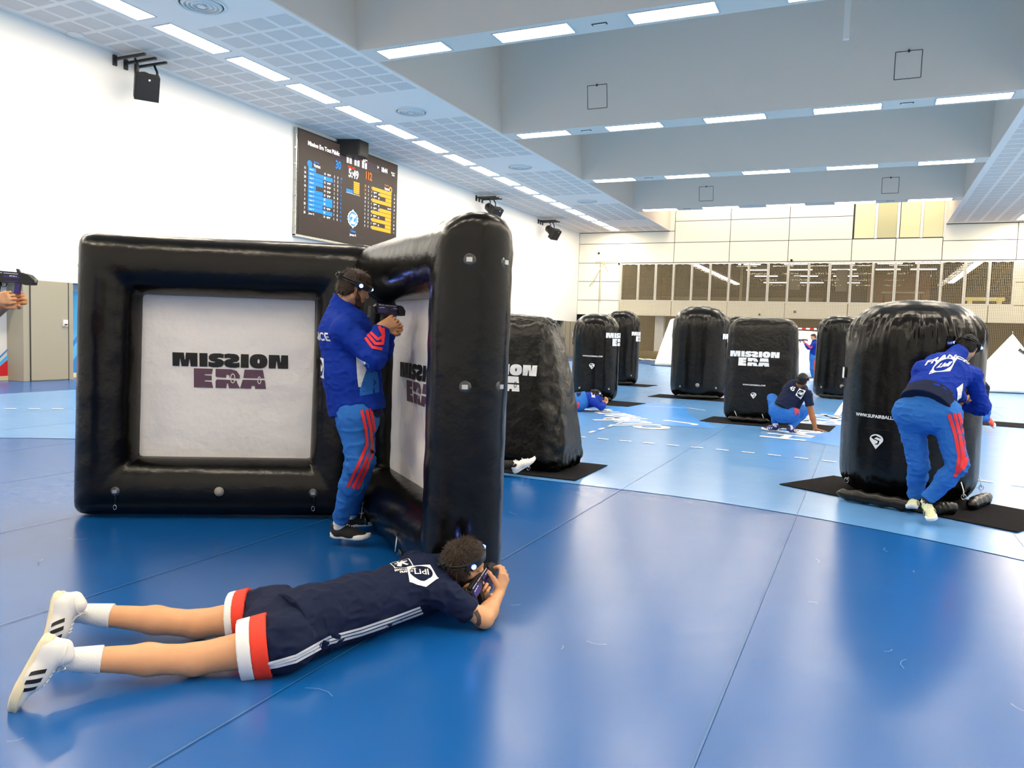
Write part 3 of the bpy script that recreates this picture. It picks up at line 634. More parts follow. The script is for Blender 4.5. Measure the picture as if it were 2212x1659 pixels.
def valve(parent, p, n, kind='valve'):
    """clear round patch with a bright buckle, on surface point p with outward normal n"""
    z = Vector(n).normalized(); q = z.to_track_quat('Z', 'Y').to_matrix()
    b = MB(); v0 = len(b.v); b.lathe([(.036, -.004), (.036, .004), (.03, .008), (.0, .009)], 16)
    b.v = [tuple(q @ Vector(a) + Vector(p)) for a in b.v]; o = b.build(kind, M['clear'] if kind == 'valve' else M['steel'], parent)
    b = MB(); b.box((-.016, -.012, .008), (.016, .012, .02)); b.v = [tuple(q @ Vector(a) + Vector(p)) for a in b.v]; b.build('buckle', M['steel'], o)
    return o
def loop_strap(parent, p, ln=.10):
    b = MB(); b.tube([(p[0], p[1] - .02, p[2]), (p[0] + .008, p[1] - .035, p[2] - ln * .5), (p[0], p[1] - .02, p[2] - ln)], .0022, 5); b.build('cord', M['blackmetal'], parent)
    b = MB(); b.tube([(p[0] + .012 * math.cos(a), p[1] - .02, p[2] - ln - .02 + .018 * math.sin(a)) for a in [k * math.pi / 5 for k in range(10)]], .0028, 5, closed=True); b.build('carabiner', M['steel'], parent)
FL, hx, hz, r = frame_bunker('frame_bunker', -4.535, 4.515, math.radians(31.1), 'black inflatable frame with white banner, behind and left of the standing player', lean=.022, lx=.02)
FR, _, _, _ = frame_bunker('frame_bunker', -2.74, 4.45, math.radians(-40.5), 'black inflatable frame standing end-on at right of the standing player', lean=.022)
for (x, z) in ((-.73, .22), (.72, .22)):
    valve(FL, (x, -.224, z), (0, -1, 0)); loop_strap(FL, (x, -.218, z))
o = MB().lathe([(.036, 0), (.036, .006), (.0, .008)], 20); q = Vector((0, -1, .0)).to_track_quat('Z', 'Y').to_matrix(); o.v = [tuple(q @ Vector(a) + Vector((.02, -.227, .225))) for a in o.v]; o.build('inflation_cap', mat('grey cap', '#8b8780', .5), FL)
for z in (1.9, 1.35, .25): valve(FL, (-1.1 + .022 * z, 0, z), (-1, 0, 0))
for (q_, z) in ((-.42, 1.88), (.55, 1.88), (-.42, 1.20), (.55, 1.20)): valve(FR, (.875 + .222 * math.cos(q_) + .022 * z, .222 * math.sin(q_), z), (math.cos(q_), math.sin(q_), 0))
for (x, z) in ((-.55, .20), (.35, .2)):
    b = MB(); b.tube([(x, -.225, z), (x, -.235, z - .10)], .004, 6); b.build('strap', M['white'], FR); valve(FR, (x, -.215, z + .01), (0, -1, .1)); valve(FR, (x, -.20, z - .12), (0, -1, -.3))
# ---- cylinders
def cylinder(name, x, y, R, Hh, rz, label, dome=.36, wr=1.0, taper=0.0, logos=(), badge=None, n=200):
    t = empty(name, (x, y, 0), 0, label, 'bunker')
    prof = []
    for k in range(9): a = math.pi / 2 * k / 8; prof.append((R * .72 + R * .28 * math.sin(a) ** .9, .03 + .26 * (1 - math.cos(a))))
    for k in range(1, 9): prof.append((R * (1 - taper * k / 9), .29 + (Hh - dome - .29) * k / 9))
    for k in range(0, 15):
        a = math.pi / 2 * k / 14; prof.append((R * (1 - taper) * math.cos(a) ** .72 if k < 14 else .001, Hh - dome + dome * math.sin(a) ** 1.1))
    # densify
    pr = []
    for i in range(len(prof) - 1):
        m_ = 4 if prof[i][1] > Hh - dome - .3 else 1
        for j in range(m_): tt = j / m_; pr.append((prof[i][0] * (1 - tt) + prof[i + 1][0] * tt, prof[i][1] * (1 - tt) + prof[i + 1][1] * tt))
    pr.append(prof[-1]); v = []; f = []; seamz = Hh - dome * .84
    for rr, z in pr:
        wn = math.exp(-((z - seamz) / .11) ** 2) * wr; wb = math.exp(-((z - .1) / .12) ** 2) * wr * .6
        for k in range(n):
            a = 2 * math.pi * k / n
            s_ = mnoise.noise(Vector((math.cos(a) * 15, math.sin(a) * 15, z * 2.2 + x))) * .040 * wn * min(1, rr / R * 1.2) + abs(mnoise.noise(Vector((math.cos(a) * 26, math.sin(a) * 26, z * 3 - x)))) * -.028 * wn
            s_ += mnoise.noise(Vector((math.cos(a) * 5, math.sin(a) * 5, z * 3 + y))) * .008 
            s_ += mnoise.noise(Vector((math.cos(a) * 18, math.sin(a) * 18, x))) * .02 * wb
            q = rr + s_; v.append((q * math.cos(a), q * math.sin(a), z))
    for i in range(len(pr) - 1):
        for k in range(n): f.append((i * n + k, i * n + (k + 1) % n, (i + 1) * n + (k + 1) % n, (i + 1) * n + k))
    f.append(tuple(range(n - 1, -1, -1)))
    link('shell', mesh('shell', v, f, True), M['pvc'], t)
    cam_a = math.atan2(-y, -x)      # the side that faces the middle of the room
    for da, z, wd in logos:
        a0 = cam_a + math.radians(da); k = 1 - taper * (z - .29) / (Hh - dome)
        mp = lambda a, b: ((R * k + .02) * math.cos(a0 + a / R), (R * k + .02) * math.sin(a0 + a / R), z + b)
        lg = logo2d(wd, .08); surf_decal('logo_print', lg[0], mp, M['white'], t); surf_decal('logo_print', lg[1], mp, M['white'], t)
    if badge:
        da, z, s_ = badge; a0 = cam_a + math.radians(da); Rb = R + .016
        mp = lambda a, b: (Rb * math.cos(a0 + a / R), Rb * math.sin(a0 + a / R), z + b)
        surf_decal('web_address', [text2d('WWW.SUPAIRBALL.COM', .05 * s_, .0015, .04)][0], mp, M['white'], t)
        emb(t, mp, s_ * 1.25)
    return t
def emb(t, mp, s_):
    d = lambda c: [(x * s_, y * s_ - .19 * s_) for x, y in c]
    drop = [(.055 * math.sin(a) * (1 if a < 9 else 1), .05 * math.cos(a)) for a in [math.radians(-125 + 250 * k / 20) for k in range(21)]] + [(.0, -.1)]
    drop = [(x * 1.1, y * .9) for x, y in drop]
    cut = [(-.05, .015), (-.01, .035), (.035, .018), (.04, .008), (.0, .018), (-.02, .004), (.03, -.012), (.02, -.045), (-.012, -.05), (-.01, -.043), (.012, -.034), (.014, -.016), (-.03, -.002)]
    surf_decal('emblem', fill2d([d(drop), d(cut)], .05), mp, M['white'], t)
    surf_decal('emblem_patch', fill2d([[(-.12 * s_, -.1 * s_), (.12 * s_, -.1 * s_), (.12 * s_, -.104 * s_), (-.12 * s_, -.104 * s_)]]), mp, mat('patch edge', '#26262a', .2), t)
def sandbag(p0, p1, label, parent=None):
    a, b = Vector(p0), Vector(p1); n = 14; pts = [a.lerp(b, k / n) + Vector((0, 0, .008 * math.sin(k * 2.1))) for k in range(n + 1)]
    rr = [.008] + [.055 + .006 * math.sin(k * 1.9) for k in range(1, n)] + [.008]; rr[1] = .045; rr[-2] = .045
    o = MB().tube(pts, rr, 10).build('sandbag', M['pvc2']); return tag(o, label, 'sandbag')
def tie(parent, p, q, ring=True):
    b = MB(); b.tube([p, ((p[0] + q[0]) / 2 + .01, (p[1] + q[1]) / 2, (p[2] + q[2]) / 2 - .01), q], .005, 5); b.build('tie_strap', M['white'], parent)
    b = MB(); b.tube([(q[0] + .02 * math.cos(a), q[1], q[2] + .025 * math.sin(a)) for a in [k * math.pi / 5 for k in range(10)]], .004, 5, closed=True); b.build('carabiner', M['steel'], parent)
big = cylinder('cylinder_bunker', .43, 8.66, .625, 1.95, 0, 'large black inflatable cylinder beside the bending player at right', dome=.38, wr=1.5, logos=((-114, 1.12, .9),), badge=(-25, .80, .85))
for (x, y) in ((-.50, -.26), (-.33, -.40), (.42, -.52), (.62, .08)): tie(big, (x * 1.02, y * 1.02, .26), (x * 1.08, y * 1.1, .13))
sandbag((-.19, 7.98, .065), (.52, 7.70, .065), 'black sandbag lying in front of the large cylinder, left of the bending player')
sandbag((.62, 7.68, .065), (.80, 7.86, .065), 'black sandbag just right of the bending player\'s shoe')
sandbag((.93, 8.05, .065), (1.15, 8.62, .065), 'black sandbag at the right foot of the large cylinder')
CY = [
 ('c1', -5.67, 16.94, .53, 2.0, ((74, 1.42, .95), (-128, 1.42, .95)), (-8, 1.02, .8), 'black inflatable cylinder behind the player lying far left', .40),
 ('c2', -6.95, 23.22, .56, 2.3, ((80, 1.5, .95), (-138, 1.5, .95)), None, 'black inflatable cylinder farther back, half hidden behind another left one', .42),
 ('c3', -3.84, 19.75, .70, 2.33, ((92, 1.47, 1.1), (-128, 1.47, 1.1)), None, 'black inflatable cylinder standing free in the middle of the court', .48),
 ('c4', -3.75, 25.12, .42, 2.24, (), None, 'black inflatable cylinder seen in the gap behind the lettered block', .4),
 ('c5', -.70, 22.9, .60, 2.25, ((-94, 1.68, .5),), None, 'black inflatable cylinder between the crouching player and the large cylinder', .36),
 ('c6', -9.55, 22.4, .50, 2.0, (), None, 'black domed inflatable seen just above the slanted bunker', .4)]
for nm, x, y, R, h_, lg, bd, lb, dm in CY:
    t = cylinder('cylinder_bunker', x, y, R, h_, 0, lb, dome=dm, wr=1.1, logos=lg, badge=bd, n=130, taper=.05 if nm == 'c5' else 0)
    a = math.atan2(-y, -x)
    for da in (-38, 36):
        q = a + math.radians(da); valve(t, ((R + .005) * math.cos(q), (R + .005) * math.sin(q), .30), (math.cos(q), math.sin(q), 0))
        tie(t, ((R * .9) * math.cos(q), (R * .9) * math.sin(q), .14), ((R * .92) * math.cos(q), (R * .92) * math.sin(q), .07))
    if nm in ('c3', 'c5'):
        b = MB().lathe([(.05, 0), (.05, .008), (.02, .012)], 16); qq = a + math.radians(-2 if nm == 'c3' else 12); nn = Vector((math.cos(qq), math.sin(qq), 0)); m3 = nn.to_track_quat('Z', 'Y').to_matrix()
        b.v = [tuple(m3 @ Vector(p_) + nn * (R + .004) + Vector((0, 0, .36))) for p_ in b.v]; b.build('inflation_cap', mat('grey cap 2', '#85817a', .5), t)
    n_ = Vector((math.cos(a), math.sin(a), 0)); s__ = Vector((-n_.y, n_.x, 0)); c_ = Vector((x, y, .07)) + n_ * R * .92
    if nm != 'c6' and nm != 'c4': sandbag(c_ - s__ * R * .75, c_ + s__ * R * .75, 'black sandbag at the foot of the ' + dict(c1='cylinder behind the far-left lying player', c2='rear left cylinder', c3='free-standing middle cylinder', c5='cylinder right of the crouching player')[nm])
# ---- boxes, wedges and pyramids: one rounded, inflated hull
def hull(name, x, y, rz, wx, wy, wz, top, rad, label, material, bulge=.05, wr=1.0, n=26, cat='bunker', skew=0.0):
    t = empty(name, (x, y, 0), rz, label, cat); v = []; f = []; idx = {}
    hw = (wx / 2, wy / 2, wz / 2)
    def P(a, b, c):
        key = (a, b, c)
        if key in idx: return idx[key]
        p = Vector((2 * a / n - 1, 2 * b / n - 1, 2 * c / n - 1))
        q = Vector((p.x * hw[0], p.y * hw[1], p.z * hw[2])); inner = Vector([max(-h_ + rad, min(h_ - rad, c_)) for h_, c_ in zip(hw, q)])
        d = q - inner; q = inner + (d.normalized() * rad if d.length > 1e-6 else d)
        bx = (1 - p.y ** 2) * (1 - p.z ** 2); by = (1 - p.x ** 2) * (1 - p.z ** 2); bz = (1 - p.x ** 2) * (1 - p.y ** 2)
        q.x += bulge * bx * p.x ** 3; q.y += bulge * by * p.y ** 3; q.z += bulge * bz * (p.z ** 3 if p.z > 0 else 0)
        e = sorted((abs(p.x), abs(p.y), abs(p.z)))[1]; we = max(0, (e - .55) / .45)
        nr = q.normalized()
        q += nr * (mnoise.noise(Vector((q.x * 16 + x, q.y * 16, q.z * 16))) * .026 * we * wr + mnoise.noise(Vector((q.x * 5, q.y * 5, q.z * 7 + y))) * .02 * min(wr, .9))
        tz = (q.z + hw[2]) / wz; k = max(0, min(1.1, tz)); q.x = q.x * (1 + (top[0] - 1) * k) + skew * k; q.y *= 1 + (top[1] - 1) * k
        v.append((q.x, q.y, max(.012, q.z + hw[2]))); idx[key] = len(v) - 1; return idx[key]
    for i in range(n):
        for j in range(n):
            f.append((P(i, j, n), P(i + 1, j, n), P(i + 1, j + 1, n), P(i, j + 1, n))); f.append((P(i, j, 0), P(i, j + 1, 0), P(i + 1, j + 1, 0), P(i + 1, j, 0)))
            f.append((P(i, 0, j), P(i + 1, 0, j), P(i + 1, 0, j + 1), P(i, 0, j + 1))); f.append((P(i, n, j), P(i, n, j + 1), P(i + 1, n, j + 1), P(i + 1, n, j)))
            f.append((P(0, i, j), P(0, i, j + 1), P(0, i + 1, j + 1), P(0, i + 1, j))); f.append((P(n, i, j), P(n, i + 1, j), P(n, i + 1, j + 1), P(n, i, j + 1)))
    me = mesh('shell', v, f, True); link('shell', me, material, t); return t, bvh(me)
# lettered block
bl, tb = hull('block_bunker', -1.76, 14.93, math.radians(5), 1.22, .72, 1.88, (.96, .9), .17, 'black inflatable block with white lettering, beside the crouching player', M['pvc2'], .05, .8)
mp = proj_map(tb, (-.12, 0, 1.17), (1, 0, 0), (0, 0, 1), (0, 1, 0), .008); lg = logo2d(.86, .08)
surf_decal('logo_print', lg[0], mp, M['white'], bl); surf_decal('logo_print', lg[1], mp, M['white'], bl)
mp = proj_map(tb, (-.10, 0, .68), (1, 0, 0), (0, 0, 1), (0, 1, 0), .008); surf_decal('web_address', text2d('WWW.SUPAIRBALL.COM', .035, .001, .1), mp, M['white'], bl); emb(bl, mp, .85)
for x in (-.42, .05): tie(bl, (x, -.36, .2), (x + .05, -.39, .08))
sandbag((-2.25, 14.42, .065), (-1.5, 14.40, .065), 'black sandbag at the foot of the lettered block')
# slanted bunker
wd, tw = hull('slanted_bunker', -3.86, 7.98, math.radians(-1), 2.02, .86, 1.66, (.70, .62), .20, 'wrinkled black slanted inflatable behind the end-on frame', M['pvc2'], .06, 1.9, n=40)
mp = proj_map(tw, (.19, 0, 1.01), (1, 0, 0), (0, 0, 1), (0, 1, 0), .010); lg = logo2d(.94, .07)
surf_decal('logo_print', lg[0], mp, M['white'], wd); surf_decal('logo_print', lg[1], mp, M['white'], wd); 
mp = proj_map(tw, (.19, 0, 1.01), (1, 0, 0), (0, 0, 1), (0, 1, 0), .014); surf_decal('logo_ring', lg[2], mp, M['ink'], wd)
for x in (.55, .62): tie(wd, (x, -.42, .16), (x + .03, -.46, .06))
tie(wd, (.9, -.2, .2), (.93, -.25, .1))
hull('slanted_bunker', -7.6, 24.6, 0, 1.5, .8, 1.75, (.6, .55), .18, 'small dark slanted inflatable showing left of the far-left cylinder', M['pvc2'], .05, 1.2, n=18)
# white tents
tn, tt = hull('pyramid_bunker', 4.55, 31.5, math.radians(12), 2.5, 1.9, 1.95, (.04, .04), .10, 'white inflatable pyramid at the right edge behind the bending player', M['whitepvc'], .16, .5, n=20)
MB().prism([(-1.2, -.9), (1.2, -.9), (1.2, .9), (-1.2, .9)], 0.0, .02).build('ground_skirt', M['ink'], tn)
mp = proj_map(tt, (.42, 0, 1.12), (.8, 0, -.6), (.6, 0, .8), (0, 1, -.1), .03); surf_decal('logo_print', logo2d(.9, .15)[0], mp, M['ink'], tn)
tn, _ = hull('pyramid_bunker', -8.75, 40.9, 0, 2.9, 1.6, 2.5, (.55, .3), .12, 'white inflatable tent left of the free-standing middle cylinder', M['whitepvc'], .08, .5, n=16)
MB().prism([(-1.55, -.85), (1.4, -.85), (1.4, .85), (-1.55, .85)], 0.0, .03).build('ground_skirt', M['ink'], tn)
hull('pyramid_bunker', -2.55, 35.2, 0, 2.3, 1.2, 1.9, (.85, .7), .15, 'white inflatable block behind the far standing player', M['whitepvc'], .08, .5, n=16)
# ---- carpets under the bunkers
def carpet(c, rz, wx, wy, label):
    o = boxobj('floor_mat', (-wx / 2, -wy / 2, .004), (wx / 2, wy / 2, .012), M['mat']); o.location = (c[0], c[1], 0); o.rotation_euler = (0, 0, rz); return tag(o, label, 'mat')
carpet((.47, 8.36), math.radians(-28.5), 2.22, 1.03, 'charcoal carpet under the large cylinder at right')
carpet((-3.74, 7.93), 0, 2.2, 1.09, 'charcoal carpet under the wrinkled slanted bunker')
carpet((-1.56, 14.55), math.radians(-3.5), 2.2, 1.06, 'charcoal carpet under the lettered block, by the crouching player')
carpet((-3.85, 19.5), math.radians(-3), 2.15, 1.05, 'charcoal carpet under the free-standing middle cylinder')
carpet((-5.6, 16.52), math.radians(-5), 2.2, 1.12, 'charcoal carpet under the far-left cylinder')
carpet((-6.98, 23.2), math.radians(-4), 2.15, 1.1, 'charcoal carpet under the rear left cylinder')
carpet((2.35, 17.9), math.radians(-8), 1.6, 1.0, 'charcoal carpet piece right of the large cylinder, under the kneeling player')
# joint positions of every player, metres in the hall
JT = {
 'stand': {'head': (-3.168, 4.300, 1.767), 'headtop': (-3.180, 4.300, 1.835), 'nose': (-3.065, 4.343, 1.714), 'neck': (-3.251, 4.252, 1.620), 'shR': (-3.095, 4.125, 1.479), 'shL': (-3.276, 4.429, 1.498), 'chest': (-3.190, 4.264, 1.406), 'pel': (-3.127, 4.284, 0.998), 'elR': (-2.880, 4.134, 1.312), 'wrR': (-2.888, 4.222, 1.510), 'knR': (-2.878, 4.264, 1.566), 'elL': (-3.078, 4.485, 1.321), 'wrL': (-2.956, 4.399, 1.493), 'knL': (-2.897, 4.409, 1.557), 'hipR': (-3.061, 4.197, 0.900), 'hipL': (-3.163, 4.369, 0.877), 'kR': (-3.021, 4.172, 0.612), 'kL': (-3.138, 4.403, 0.578), 'aR': (-3.231, 4.262, 0.137), 'aL': (-3.389, 4.607, 0.121), 'toeR': (-3.030, 4.330, 0.030), 'toeL': (-3.320, 4.700, 0.030), 'heelR': (-3.290, 4.180, 0.030), 's0': (-2.914, 4.083, 0.975), 'gun0': (-2.897, 4.259, 1.614), 'gun1': (-2.899, 4.501, 1.617)},
 'prone': {'head': (-1.860, 3.530, 0.290), 'neck': (-1.990, 3.530, 0.220), 'shR': (-1.870, 3.330, 0.170), 'shL': (-2.190, 3.550, 0.210), 'chest': (-2.060, 3.410, 0.160), 'pel': (-2.260, 2.730, 0.150), 'elR': (-1.680, 3.420, 0.050), 'wrR': (-1.700, 3.630, 0.120), 'knR': (-1.740, 3.670, 0.190), 'elL': (-2.040, 3.890, 0.050), 'wrL': (-1.820, 3.560, 0.090), 'knL': (-1.760, 3.540, 0.150), 'hipR': (-2.230, 2.590, 0.120), 'hipL': (-2.510, 2.820, 0.120), 'kR': (-2.520, 2.350, 0.070), 'kL': (-2.810, 2.640, 0.070), 'aR': (-2.890, 1.960, 0.140), 'aL': (-3.290, 2.330, 0.140), 'toeR': (-2.910, 1.810, 0.040), 'toeL': (-3.240, 2.180, 0.040), 'heelR': (-2.866, 1.926, 0.271), 'heelL': (-3.271, 2.247, 0.269), 'gun0': (-1.774, 3.521, 0.169), 'gun1': (-1.813, 3.818, 0.245)},
 'lean': {'head': (0.817, 8.037, 1.494), 'nose': (0.944, 8.143, 1.389), 'neck': (0.705, 7.869, 1.408), 'shR': (0.848, 7.780, 1.254), 'shL': (0.449, 7.599, 1.288), 'chest': (0.610, 7.669, 1.233), 'pel': (0.496, 7.469, 1.016), 'elR': (0.948, 7.839, 0.980), 'wrR': (0.854, 8.070, 0.956), 'knR': (0.813, 8.164, 0.989), 'elL': (0.739, 8.026, 1.078), 'wrL': (0.830, 8.175, 1.032), 'knL': (0.879, 8.309, 1.062), 'hipR': (0.628, 7.435, 0.929), 'hipL': (0.368, 7.492, 0.925), 'kR': (0.744, 7.380, 0.513), 'kL': (0.470, 7.549, 0.461), 'aR': (0.536, 7.446, 0.160), 'aL': (0.466, 7.775, 0.119), 'toeR': (0.600, 7.160, 0.030), 'toeL': (0.400, 7.350, 0.030)},
 'crouch': {'head': (-0.920, 13.260, 0.880), 'nose': (-0.789, 13.369, 0.807), 'neck': (-0.995, 13.326, 0.752), 'shR': (-0.829, 13.230, 0.662), 'shL': (-1.164, 13.467, 0.719), 'chest': (-1.036, 13.356, 0.656), 'pel': (-1.177, 13.269, 0.363), 'elR': (-0.747, 13.191, 0.363), 'wrR': (-0.666, 13.100, 0.118), 'knR': (-0.620, 13.270, 0.030), 'elL': (-1.138, 13.737, 0.486), 'wrL': (-1.033, 13.837, 0.432), 'knL': (-0.981, 13.917, 0.453), 'hipR': (-1.082, 13.256, 0.341), 'hipL': (-1.277, 13.333, 0.351), 'kR': (-0.852, 13.586, 0.393), 'kL': (-1.399, 13.567, 0.543), 'aR': (-1.070, 13.270, 0.090), 'aL': (-1.310, 13.460, 0.090), 'toeR': (-0.920, 13.450, 0.030), 'toeL': (-1.390, 13.450, 0.030)},
 'kneel': {'head': (1.777, 16.431, 0.953), 'nose': (1.649, 16.482, 0.944), 'neck': (1.877, 16.469, 0.846), 'shR': (1.842, 16.776, 0.742), 'shL': (2.007, 16.413, 0.771), 'chest': (1.961, 16.607, 0.698), 'pel': (1.947, 16.685, 0.345), 'elR': (1.786, 16.846, 0.541), 'wrR': (1.678, 16.583, 0.638), 'knR': (1.603, 16.440, 0.659), 'elL': (2.007, 16.285, 0.524), 'wrL': (1.780, 16.399, 0.501), 'knL': (1.713, 16.480, 0.517), 'hipR': (1.913, 16.885, 0.283), 'hipL': (2.015, 16.494, 0.322), 'kR': (1.739, 16.709, 0.460), 'kL': (1.855, 16.087, 0.275), 'aR': (1.770, 16.740, 0.090), 'aL': (2.101, 16.524, 0.188), 'toeR': (1.670, 16.740, 0.030), 'toeL': (2.231, 16.466, 0.084)},
 'lying': {'head': (-4.798, 14.471, 0.310), 'nose': (-4.672, 14.527, 0.278), 'neck': (-4.854, 14.443, 0.262), 'shR': (-4.776, 14.307, 0.185), 'shL': (-4.952, 14.618, 0.254), 'chest': (-4.909, 14.469, 0.220), 'pel': (-5.075, 14.337, 0.209), 'elR': (-4.632, 14.312, 0.104), 'wrR': (-4.640, 14.533, 0.160), 'knR': (-4.664, 14.634, 0.188), 'elL': (-4.851, 14.766, 0.148), 'wrL': (-4.737, 14.711, 0.178), 'knL': (-4.704, 14.727, 0.198), 'hipR': (-5.070, 14.224, 0.143), 'hipL': (-5.160, 14.409, 0.217), 'kR': (-5.373, 14.082, 0.096), 'kL': (-5.493, 14.308, 0.164), 'aR': (-5.729, 13.920, 0.111), 'aL': (-5.855, 14.143, 0.179), 'toeR': (-5.807, 13.877, 0.017), 'toeL': (-5.932, 14.099, 0.065)},
 'far': {'head': (-1.856, 31.138, 1.704), 'nose': (-1.996, 31.070, 1.646), 'neck': (-1.815, 31.146, 1.548), 'shR': (-1.853, 31.340, 1.425), 'shL': (-1.780, 30.932, 1.428), 'chest': (-1.802, 31.135, 1.322), 'pel': (-1.813, 31.103, 0.956), 'elR': (-2.020, 31.253, 1.279), 'wrR': (-2.151, 31.096, 1.467), 'knR': (-2.202, 31.076, 1.517), 'elL': (-1.945, 30.846, 1.283), 'wrL': (-2.111, 31.003, 1.451), 'knL': (-2.163, 30.984, 1.519), 'hipR': (-1.830, 31.199, 0.866), 'hipL': (-1.786, 30.999, 0.872), 'kR': (-1.841, 31.167, 0.498), 'kL': (-1.781, 30.975, 0.507), 'aR': (-1.778, 31.279, 0.129), 'aL': (-1.718, 31.086, 0.122), 'toeR': (-1.869, 31.231, 0.038), 'toeL': (-1.792, 31.045, 0.033)},
 'left': {'head': (-5.163, 2.888, 1.754), 'nose': (-5.064, 2.934, 1.752), 'neck': (-5.212, 2.855, 1.609), 'shR': (-4.976, 2.788, 1.470), 'shL': (-5.365, 2.997, 1.491), 'chest': (-5.193, 2.881, 1.396), 'pel': (-5.143, 2.874, 0.981), 'elR': (-4.777, 2.820, 1.415), 'wrR': (-4.770, 2.913, 1.595), 'knR': (-4.759, 2.967, 1.662), 'elL': (-5.157, 3.033, 1.429), 'wrL': (-4.821, 3.045, 1.595), 'knL': (-4.727, 3.048, 1.659), 'hipR': (-5.029, 2.808, 0.880), 'hipL': (-5.239, 2.931, 0.854), 'kR': (-4.961, 2.791, 0.520), 'kL': (-5.182, 2.929, 0.474), 'aR': (-5.008, 2.758, 0.065), 'aL': (-5.291, 2.956, 0.019), 'toeR': (-4.839, 2.805, -0.050), 'toeL': (-5.130, 3.003, -0.044), 'gun0': (-4.829, 2.973, 1.726), 'gun1': (-4.628, 3.076, 1.720)},
 'hidden': {'head': (-5.150, 6.950, 0.300), 'nose': (-5.300, 6.950, 0.220), 'neck': (-4.980, 6.970, 0.240), 'shR': (-4.930, 7.170, 0.180), 'shL': (-4.900, 6.750, 0.180), 'chest': (-4.820, 6.970, 0.170), 'pel': (-4.250, 6.970, 0.160), 'elR': (-5.200, 7.200, 0.050), 'wrR': (-5.350, 7.050, 0.100), 'knR': (-5.400, 7.000, 0.140), 'elL': (-5.200, 6.700, 0.050), 'wrL': (-5.350, 6.900, 0.100), 'knL': (-5.400, 6.930, 0.140), 'hipR': (-4.150, 7.100, 0.120), 'hipL': (-4.150, 6.860, 0.120), 'kR': (-3.740, 7.120, 0.080), 'kL': (-3.800, 6.700, 0.070), 'aR': (-3.274, 7.274, 0.127), 'aL': (-3.450, 6.600, 0.100), 'toeR': (-3.061, 7.434, 0.229), 'toeL': (-3.300, 6.550, 0.030)},
}
# ================================================================ PEOPLE: implicit bodies and clothes turned into single meshes
def V3(p): return np.array(p, float)
def unit(v): v = V3(v); return v / (np.linalg.norm(v) + 1e-9)
def pr_(a, b, ra, rb=None, k=.03, flat=None, cut=None): return dict(a=V3(a), b=V3(b), ra=ra, rb=ra if rb is None else rb, k=k, flat=flat, cut=cut)
def sdf_mesh(prims, h):
    lo = np.min([np.minimum(p['a'], p['b']) - max(p['ra'], p['rb']) for p in prims], 0) - 3 * h
    hi = np.max([np.maximum(p['a'], p['b']) + max(p['ra'], p['rb']) for p in prims], 0) + 3 * h
    n = np.ceil((hi - lo) / h).astype(int) + 1
    V = np.full(n, .3, np.float32)
    for p in prims:
        R = max(p['ra'], p['rb']) + p['k'] + 2 * h
        i0 = np.maximum(0, np.floor((np.minimum(p['a'], p['b']) - R - lo) / h).astype(int)); i1 = np.minimum(n, np.ceil((np.maximum(p['a'], p['b']) + R - lo) / h).astype(int) + 1)
        X = (lo[0] + h * np.arange(i0[0], i1[0]))[:, None, None] - p['a'][0]; Y = (lo[1] + h * np.arange(i0[1], i1[1]))[None, :, None] - p['a'][1]; Z = (lo[2] + h * np.arange(i0[2], i1[2]))[None, None, :] - p['a'][2]
        ab = p['b'] - p['a']; L2 = float(ab @ ab)
        x, y, z = X, Y, Z
        if p['flat'] is not None:
            nrm, s = unit(p['flat'][0]), p['flat'][1]; dn = (X * nrm[0] + Y * nrm[1] + Z * nrm[2]) * (1 / s - 1)
            x = X + dn * nrm[0]; y = Y + dn * nrm[1]; z = Z + dn * nrm[2]
            dn2 = float(ab @ nrm) * (1 / s - 1); ab = ab + nrm * dn2; L2 = float(ab @ ab)
        t = np.clip((x * ab[0] + y * ab[1] + z * ab[2]) / L2, 0, 1) if L2 > 1e-10 else 0.0
        d = np.sqrt((x - t * ab[0]) ** 2 + (y - t * ab[1]) ** 2 + (z - t * ab[2]) ** 2) - (p['ra'] + (p['rb'] - p['ra']) * t)
        if p['flat'] is not None: d = d * (.5 + .5 * p['flat'][1]) if p['flat'][1] < 1 else d
        if p['cut'] is not None:
            for c, cn in (p['cut'] if isinstance(p['cut'], list) else [p['cut']]):
                cn = unit(cn); c = V3(c) - p['a']; d = np.maximum(d, (X - c[0]) * cn[0] + (Y - c[1]) * cn[1] + (Z - c[2]) * cn[2])
        sl = tuple(slice(a, b) for a, b in zip(i0, i1)); W = V[sl]; k = p['k']
        hh = np.maximum(k - np.abs(W - d), 0) / k; V[sl] = np.minimum(W, d) - hh * hh * k * .25
    return nets(V, lo, h)
